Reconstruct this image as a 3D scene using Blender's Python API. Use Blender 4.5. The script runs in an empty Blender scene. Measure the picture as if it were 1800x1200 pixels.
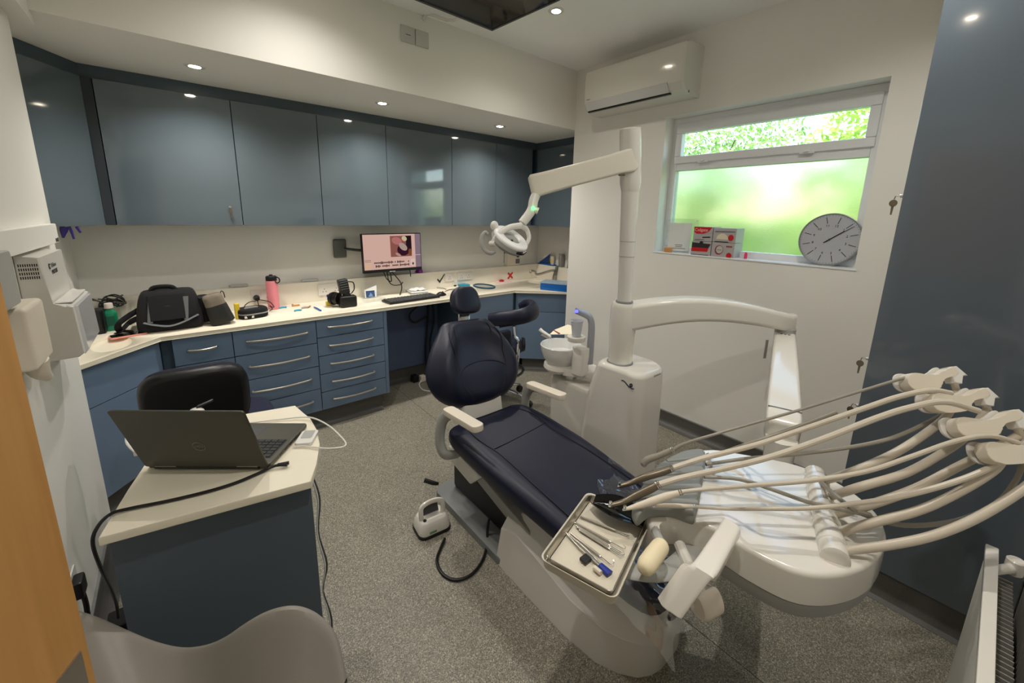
import bpy, bmesh, math, random
from mathutils import Vector, Matrix
random.seed(7)
S = bpy.context.scene
COL = S.collection

# ------------------------------------------------------------------ camera, world, sun, exposure
cam = bpy.data.cameras.new('camera')
cam.sensor_width = 36.0
cam.lens = 14.16
cam.shift_y = -75.0 / 1800.0
cam.clip_start = 0.02
cam_o = bpy.data.objects.new('camera', cam)
COL.objects.link(cam_o)
rot = Matrix([[0.7715191, 0.1128459, -0.6261183], [-0.6358509, 0.1696572, -0.7529343], [0.0212599, 0.9790211, 0.202647]]).to_4x4()
cam_o.matrix_world = Matrix.Translation((0, 0, 1.5)) @ rot
S.camera = cam_o

S.view_settings.view_transform = 'Standard'
S.view_settings.look = 'None'
S.view_settings.exposure = 1.5
S.view_settings.gamma = 1.0
S.view_settings.use_curve_mapping = False
S.cycles.use_denoising = True
S.cycles.max_bounces = 10
S.cycles.diffuse_bounces = 6
S.cycles.glossy_bounces = 5
S.cycles.transmission_bounces = 8
S.cycles.transparent_max_bounces = 12
S.cycles.caustics_reflective = False
S.cycles.sample_clamp_indirect = 4.0

world = bpy.data.worlds.new('sky')
S.world = world
world.use_nodes = True
wt = world.node_tree
wt.nodes.clear()
wo = wt.nodes.new('ShaderNodeOutputWorld')
wb = wt.nodes.new('ShaderNodeBackground')
ws = wt.nodes.new('ShaderNodeTexSky')
ws.sky_type = 'NISHITA'
ws.sun_disc = False
ws.sun_elevation = math.radians(48)
ws.sun_rotation = math.radians(250)
ws.air_density = 1.2
ws.dust_density = 0.6
ws.ozone_density = 2.5
wb.inputs['Strength'].default_value = 0.40
wt.links.new(ws.outputs[0], wb.inputs[0])
wt.links.new(wb.outputs[0], wo.inputs[0])

sun = bpy.data.lights.new('sun', 'SUN')
sun.energy = 1.2
sun.angle = math.radians(1.0)
sun.color = (1.0, 0.95, 0.86)
sun_o = bpy.data.objects.new('sun', sun)
COL.objects.link(sun_o)
sun_o.rotation_euler = Vector((0.62, 0.25, -0.85)).to_track_quat('-Z', 'Y').to_euler()
sun_o.location = (-6, 0, 9)

# ------------------------------------------------------------------ materials
def lin(c):
    return tuple(((v / 255.0) / 12.92 if v / 255.0 <= 0.04045 else ((v / 255.0 + 0.055) / 1.055) ** 2.4) for v in c) + (1.0,)

def M(name, col, rough=0.5, metal=0.0, coat=0.0, trans=0.0, alpha=1.0, emit=0.0, bump=None, var=0.0, vscale=6.0, ior=1.45, sheen=0.0, coat_rough=0.05):
    m = bpy.data.materials.new(name)
    m.use_nodes = True
    nt = m.node_tree
    b = nt.nodes['Principled BSDF']
    c = lin(col)
    b.inputs['Base Color'].default_value = c
    b.inputs['Roughness'].default_value = rough
    b.inputs['Metallic'].default_value = metal
    b.inputs['Coat Weight'].default_value = coat
    b.inputs['Coat Roughness'].default_value = coat_rough
    b.inputs['Transmission Weight'].default_value = trans
    b.inputs['Alpha'].default_value = alpha
    b.inputs['IOR'].default_value = ior
    b.inputs['Sheen Weight'].default_value = sheen
    if emit > 0:
        b.inputs['Emission Color'].default_value = c
        b.inputs['Emission Strength'].default_value = emit
    tc = None
    if var > 0 or bump:
        tc = nt.nodes.new('ShaderNodeTexCoord')
    if var > 0:
        n = nt.nodes.new('ShaderNodeTexNoise')
        n.inputs['Scale'].default_value = vscale
        n.inputs['Detail'].default_value = 4
        nt.links.new(tc.outputs['Object'], n.inputs['Vector'])
        mx = nt.nodes.new('ShaderNodeMix')
        mx.data_type = 'RGBA'
        mx.inputs['A'].default_value = tuple(max(0, v * (1 - var)) for v in c[:3]) + (1,)
        mx.inputs['B'].default_value = tuple(min(1, v * (1 + var)) for v in c[:3]) + (1,)
        nt.links.new(n.outputs['Fac'], mx.inputs['Factor'])
        nt.links.new(mx.outputs['Result'], b.inputs['Base Color'])
    if bump:
        n2 = nt.nodes.new('ShaderNodeTexNoise')
        n2.inputs['Scale'].default_value = bump[0]
        n2.inputs['Detail'].default_value = 3
        nt.links.new(tc.outputs['Object'], n2.inputs['Vector'])
        bp = nt.nodes.new('ShaderNodeBump')
        bp.inputs['Strength'].default_value = bump[1]
        bp.inputs['Distance'].default_value = 0.002
        nt.links.new(n2.outputs['Fac'], bp.inputs['Height'])
        nt.links.new(bp.outputs['Normal'], b.inputs['Normal'])
    return m

def floor_material():
    m = bpy.data.materials.new('speckled_vinyl')
    m.use_nodes = True
    nt = m.node_tree
    b = nt.nodes['Principled BSDF']
    tc = nt.nodes.new('ShaderNodeTexCoord')
    v = nt.nodes.new('ShaderNodeTexVoronoi')
    v.inputs['Scale'].default_value = 400
    nt.links.new(tc.outputs['Object'], v.inputs['Vector'])
    sep = nt.nodes.new('ShaderNodeSeparateColor')
    nt.links.new(v.outputs['Color'], sep.inputs[0])
    r = nt.nodes.new('ShaderNodeValToRGB')
    r.color_ramp.interpolation = 'CONSTANT'
    e = r.color_ramp.elements
    e[0].position = 0; e[0].color = lin((94, 91, 82))
    e[1].position = 0.22; e[1].color = lin((120, 116, 104))
    for p, c in ((0.5, (137, 132, 119)), (0.74, (156, 150, 135)), (0.9, (186, 180, 162))):
        k = e.new(p); k.color = lin(c)
    nt.links.new(sep.outputs[0], r.inputs[0])
    nt.links.new(r.outputs[0], b.inputs['Base Color'])
    b.inputs['Roughness'].default_value = 0.42
    b.inputs['Specular IOR Level'].default_value = 0.4
    n = nt.nodes.new('ShaderNodeTexNoise')
    n.inputs['Scale'].default_value = 180
    nt.links.new(tc.outputs['Object'], n.inputs['Vector'])
    bp = nt.nodes.new('ShaderNodeBump')
    bp.inputs['Strength'].default_value = 0.25
    bp.inputs['Distance'].default_value = 0.001
    nt.links.new(n.outputs['Fac'], bp.inputs['Height'])
    nt.links.new(bp.outputs['Normal'], b.inputs['Normal'])
    return m

def wood_material():
    m = bpy.data.materials.new('beech_veneer')
    m.use_nodes = True
    nt = m.node_tree
    b = nt.nodes['Principled BSDF']
    tc = nt.nodes.new('ShaderNodeTexCoord')
    mp = nt.nodes.new('ShaderNodeMapping')
    mp.inputs['Scale'].default_value = (30, 30, 1.6)
    nt.links.new(tc.outputs['Object'], mp.inputs[0])
    n = nt.nodes.new('ShaderNodeTexNoise')
    n.inputs['Scale'].default_value = 2.0
    n.inputs['Detail'].default_value = 6
    nt.links.new(mp.outputs[0], n.inputs['Vector'])
    r = nt.nodes.new('ShaderNodeValToRGB')
    r.color_ramp.elements[0].position = 0.3
    r.color_ramp.elements[0].color = lin((172, 124, 66))
    r.color_ramp.elements[1].position = 0.75
    r.color_ramp.elements[1].color = lin((196, 146, 86))
    nt.links.new(n.outputs['Fac'], r.inputs[0])
    nt.links.new(r.outputs[0], b.inputs['Base Color'])
    b.inputs['Roughness'].default_value = 0.4
    return m

def leaf_material(name, c1, c2):
    m = bpy.data.materials.new(name)
    m.use_nodes = True
    nt = m.node_tree
    nt.nodes.clear()
    o = nt.nodes.new('ShaderNodeOutputMaterial')
    d = nt.nodes.new('ShaderNodeBsdfDiffuse')
    t = nt.nodes.new('ShaderNodeBsdfTranslucent')
    mx = nt.nodes.new('ShaderNodeMixShader')
    mx.inputs[0].default_value = 0.45
    tc = nt.nodes.new('ShaderNodeTexCoord')
    n = nt.nodes.new('ShaderNodeTexNoise')
    n.inputs['Scale'].default_value = 3.0
    r = nt.nodes.new('ShaderNodeValToRGB')
    r.color_ramp.elements[0].position = 0.35
    r.color_ramp.elements[0].color = lin(c1)
    r.color_ramp.elements[1].position = 0.65
    r.color_ramp.elements[1].color = lin(c2)
    nt.links.new(tc.outputs['Object'], n.inputs['Vector'])
    nt.links.new(n.outputs['Fac'], r.inputs[0])
    nt.links.new(r.outputs[0], d.inputs[0])
    nt.links.new(r.outputs[0], t.inputs[0])
    nt.links.new(d.outputs[0], mx.inputs[1])
    nt.links.new(t.outputs[0], mx.inputs[2])
    nt.links.new(mx.outputs[0], o.inputs[0])
    return m

def glass_material(name, rough=0.0, tint=(1, 1, 1), bump=None, gloss=0.05):
    # thin sheet: transmitted light keeps its direction (clear) or is scattered (obscured)
    m = bpy.data.materials.new(name)
    m.use_nodes = True
    nt = m.node_tree
    nt.nodes.clear()
    o = nt.nodes.new('ShaderNodeOutputMaterial')
    g = nt.nodes.new('ShaderNodeBsdfGlossy')
    g.inputs['Roughness'].default_value = max(0.02, rough * 0.6)
    mx = nt.nodes.new('ShaderNodeMixShader')
    if rough > 0:
        t = nt.nodes.new('ShaderNodeBsdfRefraction')
        t.inputs['Roughness'].default_value = rough
        t.inputs['IOR'].default_value = 1.08
    else:
        t = nt.nodes.new('ShaderNodeBsdfTransparent')
    t.inputs['Color'].default_value = tint + (1,)
    if bump:
        tc = nt.nodes.new('ShaderNodeTexCoord')
        n = nt.nodes.new('ShaderNodeTexNoise')
        n.inputs['Scale'].default_value = bump[0]
        nt.links.new(tc.outputs['Object'], n.inputs['Vector'])
        bp = nt.nodes.new('ShaderNodeBump')
        bp.inputs['Strength'].default_value = bump[1]
        bp.inputs['Distance'].default_value = 0.004
        nt.links.new(n.outputs['Fac'], bp.inputs['Height'])
        nt.links.new(bp.outputs['Normal'], t.inputs['Normal'])
        nt.links.new(bp.outputs['Normal'], g.inputs['Normal'])
    mx.inputs[0].default_value = gloss
    nt.links.new(t.outputs[0], mx.inputs[1])
    nt.links.new(g.outputs[0], mx.inputs[2])
    nt.links.new(mx.outputs[0], o.inputs[0])
    return m

def lamp_material(name, col, strength):
    m = bpy.data.materials.new(name)
    m.use_nodes = True
    nt = m.node_tree
    nt.nodes.clear()
    o = nt.nodes.new('ShaderNodeOutputMaterial')
    e = nt.nodes.new('ShaderNodeEmission')
    e.inputs[0].default_value = lin(col)
    e.inputs[1].default_value = strength
    nt.links.new(e.outputs[0], o.inputs[0])
    return m

WALL = M('wall_paint', (234, 232, 226), 0.6, bump=(60, 0.08))
CEIL = M('ceiling_paint', (246, 246, 246), 0.7)
BLUE = M('blue_gloss_laminate', (86, 98, 106), 0.06, coat=1.0)
BLUED = M('blue_cabinet_carcass', (62, 80, 98), 0.35)
BLUEM = M('blue_satin_laminate', (105, 125, 150), 0.28, var=0.05, vscale=3)
WORK = M('cream_solid_surface', (236, 228, 208), 0.35)
STEEL = M('brushed_steel', (196, 190, 180), 0.28, 1.0)
CHROME = M('chrome', (225, 226, 230), 0.1, 1.0)
VINYL = floor_material()
COVE = M('dark_vinyl_skirting', (88, 86, 83), 0.45, var=0.35, vscale=220)
WOOD = wood_material()
WHITE = M('white_plastic', (226, 224, 219), 0.25)
GWHITE = M('glossy_white_enamel', (228, 224, 216), 0.14, coat=0.3)
CREAM = M('cream_plastic', (224, 214, 198), 0.3)
GREYP = M('pale_grey_plastic', (168, 168, 164), 0.45)
MIDG = M('mid_grey_plastic', (128, 130, 130), 0.5)
DARKG = M('dark_grey_plastic', (70, 71, 72), 0.5)
BLACK = M('black_plastic', (20, 20, 21), 0.4)
GBLACK = M('glossy_black', (8, 8, 10), 0.12)
FABRIC = M('black_fabric', (22, 22, 25), 0.9, bump=(300, 0.4))
GFABRIC = M('grey_fabric', (104, 106, 108), 0.9, bump=(300, 0.3))
TAUPE = M('taupe_fabric', (122, 112, 98), 0.9, bump=(90, 0.6), var=0.2, vscale=60)
NAVY = M('navy_vinyl_leather', (13, 17, 42), 0.46, bump=(140, 0.12), coat=0.08, coat_rough=0.3)
NAVYD = M('navy_piping', (12, 15, 30), 0.5)
UPVC = M('white_upvc', (232, 233, 236), 0.3)
CLEAR = glass_material('clear_glass')
FROST = glass_material('obscured_glass', 0.55, (0.90, 0.93, 0.86), (110, 0.35))
ACRYL = glass_material('clear_acrylic', 0.0, (0.985, 0.99, 0.99))
FILM = glass_material('clear_film', 0.0, (0.97, 0.98, 1.0), None, 0.16)
PAPER = M('white_paper', (238, 238, 236), 0.8)
RED = M('red_print', (196, 22, 30), 0.4)
PINK = M('pink_powdercoat', (232, 140, 150), 0.4)
GREEN = M('green_mouthwash', (22, 150, 110), 0.15, trans=0.25)
TEAL = M('teal_plastic', (30, 150, 180), 0.35)
SKYB = M('blue_plastic', (20, 96, 176), 0.3)
PURPLE = M('purple_plastic', (120, 30, 140), 0.35)
INDIGO = M('indigo_rubber', (46, 34, 130), 0.4)
ORANGE = M('tan_plastic', (206, 150, 92), 0.5)
YELLOW = M('yellow_plastic', (226, 196, 60), 0.4)
HOSE = M('beige_silicone_hose', (204, 194, 178), 0.38)
HOSEG = M('grey_silicone_hose', (148, 142, 130), 0.38)
TIT = M('bronzed_metal', (132, 122, 106), 0.34, 0.85)
SILI = M('grey_silicone_mat', (138, 140, 136), 0.5)
LAPTOP = M('dark_olive_aluminium', (84, 82, 74), 0.4, 0.5)
TUB = M('grey_moulded_plastic', (140, 134, 126), 0.42, bump=(400, 0.1))
INK = M('black_ink', (24, 24, 28), 0.6)
GREYINK = M('grey_ink', (110, 110, 112), 0.6)
LAMP = lamp_material('lit_lamp', (255, 240, 216), 40)
GLED = lamp_material('green_led', (60, 255, 80), 3)

# ------------------------------------------------------------------ helpers
ORG = {}

def V(*a):
    return Vector(a[0]) if len(a) == 1 else Vector(a)

def smooth_path(pts, sub=6, closed=False):
    pts = [Vector(p) for p in pts]
    if sub <= 1 or len(pts) < 3:
        return pts
    n = len(pts)
    out = []
    rng = n if closed else n - 1
    for i in range(rng):
        if closed:
            p0, p1, p2, p3 = pts[(i - 1) % n], pts[i], pts[(i + 1) % n], pts[(i + 2) % n]
        else:
            p0 = pts[i - 1] if i > 0 else pts[0] * 2 - pts[1]
            p1, p2 = pts[i], pts[i + 1]
            p3 = pts[i + 2] if i + 2 < n else pts[-1] * 2 - pts[-2]
        for k in range(sub):
            t = k / sub
            out.append(0.5 * ((2 * p1) + (p2 - p0) * t + (2 * p0 - 5 * p1 + 4 * p2 - p3) * t * t + (3 * p1 - p0 - 3 * p2 + p3) * t ** 3))
    if not closed:
        out.append(pts[-1])
    return out

def interp(vals, sub):
    if sub <= 1:
        return list(vals)
    out = []
    for i in range(len(vals) - 1):
        for k in range(sub):
            out.append(vals[i] + (vals[i + 1] - vals[i]) * k / sub)
    out.append(vals[-1])
    return out

class G:
    """collects shapes in world coordinates, then links them as ONE mesh object"""
    def __init__(self):
        self.bm = bmesh.new()

    def _bev(self, geom_v, r, seg, edges=None):
        if r <= 0:
            return
        vs = set(geom_v)
        es = edges if edges is not None else [e for e in self.bm.edges if e.verts[0] in vs and e.verts[1] in vs]
        bmesh.ops.bevel(self.bm, geom=es, offset=r, segments=seg, profile=0.5, affect='EDGES', clamp_overlap=True)

    def box(self, lo, hi, bev=0.0, seg=2, mat=None):
        lo, hi = Vector(lo), Vector(hi)
        c = (lo + hi) / 2
        d = hi - lo
        r = bmesh.ops.create_cube(self.bm, size=1.0)
        for v in r['verts']:
            v.co = Vector((v.co.x * d.x, v.co.y * d.y, v.co.z * d.z)) + c
            if mat is not None:
                v.co = mat @ v.co
        self._bev(r['verts'], bev, seg)
        return self

    def obox(self, c, ux, uy, uz, size, bev=0.0, seg=2):
        """box around c with axes ux, uy, uz"""
        m = Matrix((Vector(ux), Vector(uy), Vector(uz))).transposed().to_4x4()
        m.translation = Vector(c)
        s = Vector(size) / 2
        return self.box(-s, s, bev, seg, m)

    def hexa(self, p, bev=0.0, seg=2):
        """8 corners: bottom four (ccw), top four"""
        vs = [self.bm.verts.new(Vector(q)) for q in p]
        for f in ((3, 2, 1, 0), (4, 5, 6, 7), (0, 1, 5, 4), (1, 2, 6, 5), (2, 3, 7, 6), (3, 0, 4, 7)):
            self.bm.faces.new([vs[i] for i in f])
        self._bev(vs, bev, seg)
        return self

    def poly(self, pts):
        self.bm.faces.new([self.bm.verts.new(Vector(p)) for p in pts])
        return self

    def prism(self, pts, ext, bev=0.0, seg=2):
        """planar polygon pushed along the vector ext"""
        ext = Vector(ext)
        a = [self.bm.verts.new(Vector(p)) for p in pts]
        b = [self.bm.verts.new(Vector(p) + ext) for p in pts]
        n = len(a)
        fa = self.bm.faces.new(a[::-1])
        fb = self.bm.faces.new(b)
        for i in range(n):
            self.bm.faces.new((a[i], a[(i + 1) % n], b[(i + 1) % n], b[i]))
        if bev > 0:
            es = list(fa.edges) + list(fb.edges)
            self._bev(None or a + b, bev, seg, es)
        return self

    def loft(self, rings, caps=True, closed=True):
        rv = [[self.bm.verts.new(Vector(p)) for p in r] for r in rings]
        n = len(rv[0])
        for i in range(len(rv) - 1):
            for j in range(n if closed else n - 1):
                k = (j + 1) % n
                self.bm.faces.new((rv[i][j], rv[i][k], rv[i + 1][k], rv[i + 1][j]))
        if caps and closed:
            self.bm.faces.new(rv[0][::-1])
            self.bm.faces.new(rv[-1])
        return self

    def tube(self, pts, r, n=8, sub=6, caps=True, closed=False, flat=None):
        """round bar through pts; flat=(a, b) squashes the section"""
        k = len(pts)
        rs = r if isinstance(r, (list, tuple)) else [r] * k
        P = smooth_path(pts, sub, closed)
        if closed:
            RR = [rs[0]] * len(P)
        else:
            RR = interp(rs, sub if k >= 3 else 1)
        nP = len(P)
        tang = []
        for i in range(nP):
            if closed:
                t = P[(i + 1) % nP] - P[i - 1]
            else:
                t = P[min(i + 1, nP - 1)] - P[max(i - 1, 0)]
            tang.append(t.normalized() if t.length > 1e-9 else Vector((0, 0, 1)))
        up = Vector((0, 0, 1)) if abs(tang[0].z) < 0.9 else Vector((0, 1, 0))
        nx = tang[0].cross(up).normalized()
        rings = []
        fa, fb = flat if flat else (1, 1)
        for i in range(nP):
            t = tang[i]
            nx = (nx - t * nx.dot(t))
            nx = nx.normalized() if nx.length > 1e-6 else t.orthogonal().normalized()
            ny = t.cross(nx)
            rings.append([P[i] + (nx * math.cos(2 * math.pi * j / n) * fa + ny * math.sin(2 * math.pi * j / n) * fb) * RR[i] for j in range(n)])
        if closed:
            rings.append(rings[0])
            # weld the last ring on the first by building faces directly
            rv = [[self.bm.verts.new(p) for p in rg] for rg in rings[:-1]]
            m = len(rv)
            for i in range(m):
                a, b = rv[i], rv[(i + 1) % m]
                for j in range(n):
                    q = (j + 1) % n
                    self.bm.faces.new((a[j], a[q], b[q], b[j]))
            return self
        return self.loft(rings, caps)

    def cyl(self, p0, p1, r0, r1=None, n=20, bev=0.0):
        p0, p1 = Vector(p0), Vector(p1)
        r1 = r0 if r1 is None else r1
        if bev > 0:
            t = (p1 - p0).normalized()
            return self.tube([p0, p0 + t * bev, p1 - t * bev, p1], [r0 - bev, r0, r1, r1 - bev], n, 1)
        return self.tube([p0, p1], [r0, r1], n, 1)

    def lathe(self, prof, c, axis=(0, 0, 1), n=24, caps=True):
        """profile (radius, height) turned about axis through c"""
        z = Vector(axis).normalized()
        x = z.orthogonal().normalized()
        if abs(z.z) > 0.99:
            x = Vector((1, 0, 0))
        y = z.cross(x)
        c = Vector(c)
        rings = [[c + z * h + (x * math.cos(2 * math.pi * j / n) + y * math.sin(2 * math.pi * j / n)) * max(r, 1e-5) for j in range(n)] for r, h in prof]
        return self.loft(rings, caps)

    def ell(self, c, r, n=16, m=None):
        c = Vector(c)
        res = bmesh.ops.create_uvsphere(self.bm, u_segments=n, v_segments=max(6, n // 2), radius=1.0)
        for v in res['verts']:
            q = Vector((v.co.x * r[0], v.co.y * r[1], v.co.z * r[2]))
            if m is not None:
                q = m @ q
            v.co = q + c
        return self

    def obj(self, name, mat, parent=None, angle=35, sub=0):
        bmesh.ops.recalc_face_normals(self.bm, faces=self.bm.faces[:])
        me = bpy.data.meshes.new(name)
        if parent is not None:
            org = ORG[parent.name]
        else:
            xs = [v.co for v in self.bm.verts]
            org = Vector(((min(p.x for p in xs) + max(p.x for p in xs)) / 2, (min(p.y for p in xs) + max(p.y for p in xs)) / 2, min(p.z for p in xs)))
        for v in self.bm.verts:
            v.co -= org
        self.bm.to_mesh(me)
        self.bm.free()
        me.materials.append(mat)
        for p in me.polygons:
            p.use_smooth = True
        me.set_sharp_from_angle(angle=math.radians(angle))
        o = bpy.data.objects.new(name, me)
        COL.objects.link(o)
        ORG[o.name] = org
        if parent is not None:
            o.parent = parent
        else:
            o.location = org
        if not sub:
            wn = o.modifiers.new('weighted_normal', 'WEIGHTED_NORMAL')
            wn.keep_sharp = True
        if sub:
            md = o.modifiers.new('subdivision', 'SUBSURF')
            md.levels = sub
            md.render_levels = sub
        return o

def thing(name, label, cat, loc, group=None):
    o = bpy.data.objects.new(name, None)
    COL.objects.link(o)
    o.empty_display_size = 0.05
    o.location = loc
    ORG[o.name] = Vector(loc)
    o['label'] = label
    o['category'] = cat
    if group:
        o['group'] = group
    return o

def tag(o, label, cat, group=None):
    o['label'] = label
    o['category'] = cat
    if group:
        o['group'] = group
    return o

def struct(o):
    o['kind'] = 'structure'
    return o

def frame(origin, ux, uy):
    ux = Vector(ux).normalized()
    uy = Vector(uy)
    uy = (uy - ux * uy.dot(ux)).normalized()
    uz = ux.cross(uy)
    m = Matrix((ux, uy, uz)).transposed().to_4x4()
    m.translation = Vector(origin)
    return m

def text(body, size, m, mat, parent, name='lettering', depth=0.0004, align='CENTER'):
    """flat lettering lying in the xy plane of the matrix m"""
    cu = bpy.data.curves.new(name, 'FONT')
    cu.body = body
    cu.size = size
    cu.align_x = align
    cu.align_y = 'CENTER'
    cu.extrude = depth
    cu.resolution_u = 3
    t = bpy.data.objects.new(name, cu)
    COL.objects.link(t)
    dg = bpy.context.evaluated_depsgraph_get()
    me = bpy.data.meshes.new_from_object(t.evaluated_get(dg))
    bpy.data.objects.remove(t)
    me.name = name
    org = ORG[parent.name]
    me.transform(Matrix.Translation(-org) @ m)
    me.materials.clear()
    me.materials.append(mat)
    o = bpy.data.objects.new(name, me)
    COL.objects.link(o)
    ORG[o.name] = org
    o.parent = parent
    return o

def rrect(w, h, r, n=4):
    """rounded rectangle, ccw, centred on 0"""
    out = []
    for cx, cy, a0 in ((w / 2 - r, h / 2 - r, 0), (-w / 2 + r, h / 2 - r, 90), (-w / 2 + r, -h / 2 + r, 180), (w / 2 - r, -h / 2 + r, 270)):
        for k in range(n + 1):
            a = math.radians(a0 + 90 * k / n)
            out.append((cx + r * math.cos(a), cy + r * math.sin(a)))
    return out

def slab(g, m, w, h, t, r, n=4, bev=0.0):
    """rounded plate w x h in the xy plane of m, thickness t along +z"""
    pts = [m @ Vector((x, y, 0)) for x, y in rrect(w, h, r, n)]
    ez = (m.to_3x3() @ Vector((0, 0, 1))) * t
    return g.prism(pts, ez, bev)

# ------------------------------------------------------------------ room shell
XL, XR, YB, YF, ZC = -0.38, 2.66, 3.40, -0.24, 2.655
YN = 2.43          # where the cabinet alcove starts
XA, XE = -0.47, 3.20
ZS = 2.205         # underside of the soffit

g = G()
g.box((XA - 0.3, YF - 0.12, -0.12), (1.335, YB + 0.15, 0.0))
g.box((1.338, YF - 0.12, -0.12), (XE + 0.2, YB + 0.15, 0.0))
fl = struct(g.obj('floor', VINYL))
g = G(); g.box((1.335, YF, -0.06), (1.338, YB, -0.0006))
g.obj('weld_seam', BLACK, fl)
g = G(); g.box((XA - 0.3, YF - 0.12, ZC), (XE + 0.2, YB + 0.15, ZC + 0.12)); struct(g.obj('ceiling', CEIL))
g = G(); g.box((XA, YN, ZS), (XE, YB, ZC)); struct(g.obj('wall_soffit', WALL))
g = G(); g.box((XA - 0.3, YB, 0), (XE + 0.2, YB + 0.15, ZC)); struct(g.obj('wall_back', WALL))
g = G(); g.box((XA - 0.3, YF, 0), (XL, YN, ZC)); struct(g.obj('wall_left', WALL))
g = G(); g.box((XA - 0.3, YN, 0), (XA, YB, ZC)); struct(g.obj('wall_alcove', WALL))
g = G(); g.box((XA - 0.3, YF - 0.12, 0), (XE + 0.2, YF, ZC)); struct(g.obj('wall_front', WALL))
g = G(); g.box((XE, YN, 0), (XE + 0.2, YB, ZC)); struct(g.obj('wall_alcove', WALL))
# window wall: four pieces round the opening
WY0, WY1, WZ0, WZ1, WD = 0.465, 1.60, 1.262, 2.175, 2.82
g = G()
g.box((XR, YF, 0), (WD + 0.06, YN, WZ0))
g.box((XR, YF, WZ1), (WD + 0.06, YN, ZC))
g.box((XR, YF, WZ0), (WD + 0.06, WY0, WZ1))
g.box((XR, WY1, WZ0), (WD + 0.06, YN, WZ1))
g.box((WD, 2.3, 0), (XE, YN, ZC))
struct(g.obj('wall_right', WALL))
g = G(); g.box((XR - 0.004, WY0 - 0.01, WZ0 - 0.004), (WD, WY1 + 0.01, WZ0 + 0.006), 0.003); struct(g.obj('trim_1', UPVC))
g = G(); g.box((XL, -0.2, 2.17), (XL + 0.055, YN + 0.06, ZC)); struct(g.obj('trim_2', WALL))

# coved vinyl skirting: upright band + rounded foot, with a pale capping strip
def skirting(name, path, inward, h=0.10):
    g = G()
    rings = []
    for p in path:
        p = Vector(p)
        n = Vector(inward).normalized()
        prof = [(0.0, h), (0.006, h), (0.006, 0.045), (0.012, 0.024), (0.026, 0.009), (0.05, 0.0015), (0.05, 0.0), (0.0, 0.0)]
        rings.append([p + n * a + Vector((0, 0, z)) for a, z in prof])
    g.loft(rings)
    o = struct(g.obj(name, COVE))
    g = G()
    g.loft([[Vector(p) + Vector(inward).normalized() * a + Vector((0, 0, z)) for a, z in ((0, h), (0.009, h), (0.009, h + 0.008), (0, h + 0.008))] for p in path])
    g.obj('capping_strip', MIDG, o)

skirting('baseboard_right', [(XR, 0.27, 0), (XR, YN, 0)], (-1, 0, 0))
skirting('baseboard_left', [(XL, YF, 0), (XL, YN, 0)], (1, 0, 0))

# ------------------------------------------------------------------ window
w = bpy.data.objects.new('window_1', None); COL.objects.link(w); struct(w)
w.location = (WD - 0.03, (WY0 + WY1) / 2, WZ0); ORG[w.name] = Vector(w.location)
X0, X1 = WD - 0.055, WD
g = G()
fo = 0.045
g.box((X0, WY0, WZ0 + 0.004), (X1, WY1, WZ0 + fo), 0.004)
g.box((X0, WY0, WZ1 - fo), (X1, WY1, WZ1), 0.004)
g.box((X0, WY0, WZ0 + fo), (X1, WY0 + fo, WZ1 - fo), 0.003)
g.box((X0, WY1 - fo, WZ0 + fo), (X1, WY1, WZ1 - fo), 0.003)
ZT = 1.865
g.box((X0 + 0.001, WY0 + fo, ZT - 0.035), (X1, WY1 - fo, ZT + 0.02), 0.003)
g.obj('window_frame', UPVC, w)
g = G()   # top-hung opening sash
for a in (((X0 - 0.012, WY0 + 0.03, ZT + 0.012), (X1 - 0.015, WY1 - 0.03, ZT + 0.06)), ((X0 - 0.012, WY0 + 0.03, WZ1 - 0.1), (X1 - 0.015, WY1 - 0.03, WZ1 - 0.035)),
          ((X0 - 0.012, WY0 + 0.03, ZT + 0.06), (X1 - 0.015, WY0 + 0.075, WZ1 - 0.1)), ((X0 - 0.012, WY1 - 0.075, ZT + 0.06), (X1 - 0.015, WY1 - 0.03, WZ1 - 0.1))):
    g.box(a[0], a[1], 0.006)
g.obj('window_sash', UPVC, w)
g = G(); g.box((WD - 0.028, WY0 + 0.07, ZT + 0.05), (WD - 0.024, WY1 - 0.07, WZ1 - 0.09)); g.obj('clear_pane', CLEAR, w)
g = G(); g.box((WD - 0.03, WY0 + 0.035, WZ0 + 0.035), (WD - 0.024, WY1 - 0.035, ZT - 0.03)); g.obj('obscured_pane', FROST, w)
for yy in (0.78, 1.36):
    g = G(); g.box((X0 - 0.02, yy - 0.035, ZT + 0.004), (X0 - 0.011, yy + 0.035, ZT + 0.018), 0.003)
    g.box((X0 - 0.03, yy - 0.012, ZT + 0.012), (X0 - 0.011, yy + 0.012, ZT + 0.022), 0.003)
    g.obj('window_catch', UPVC, w)

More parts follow.
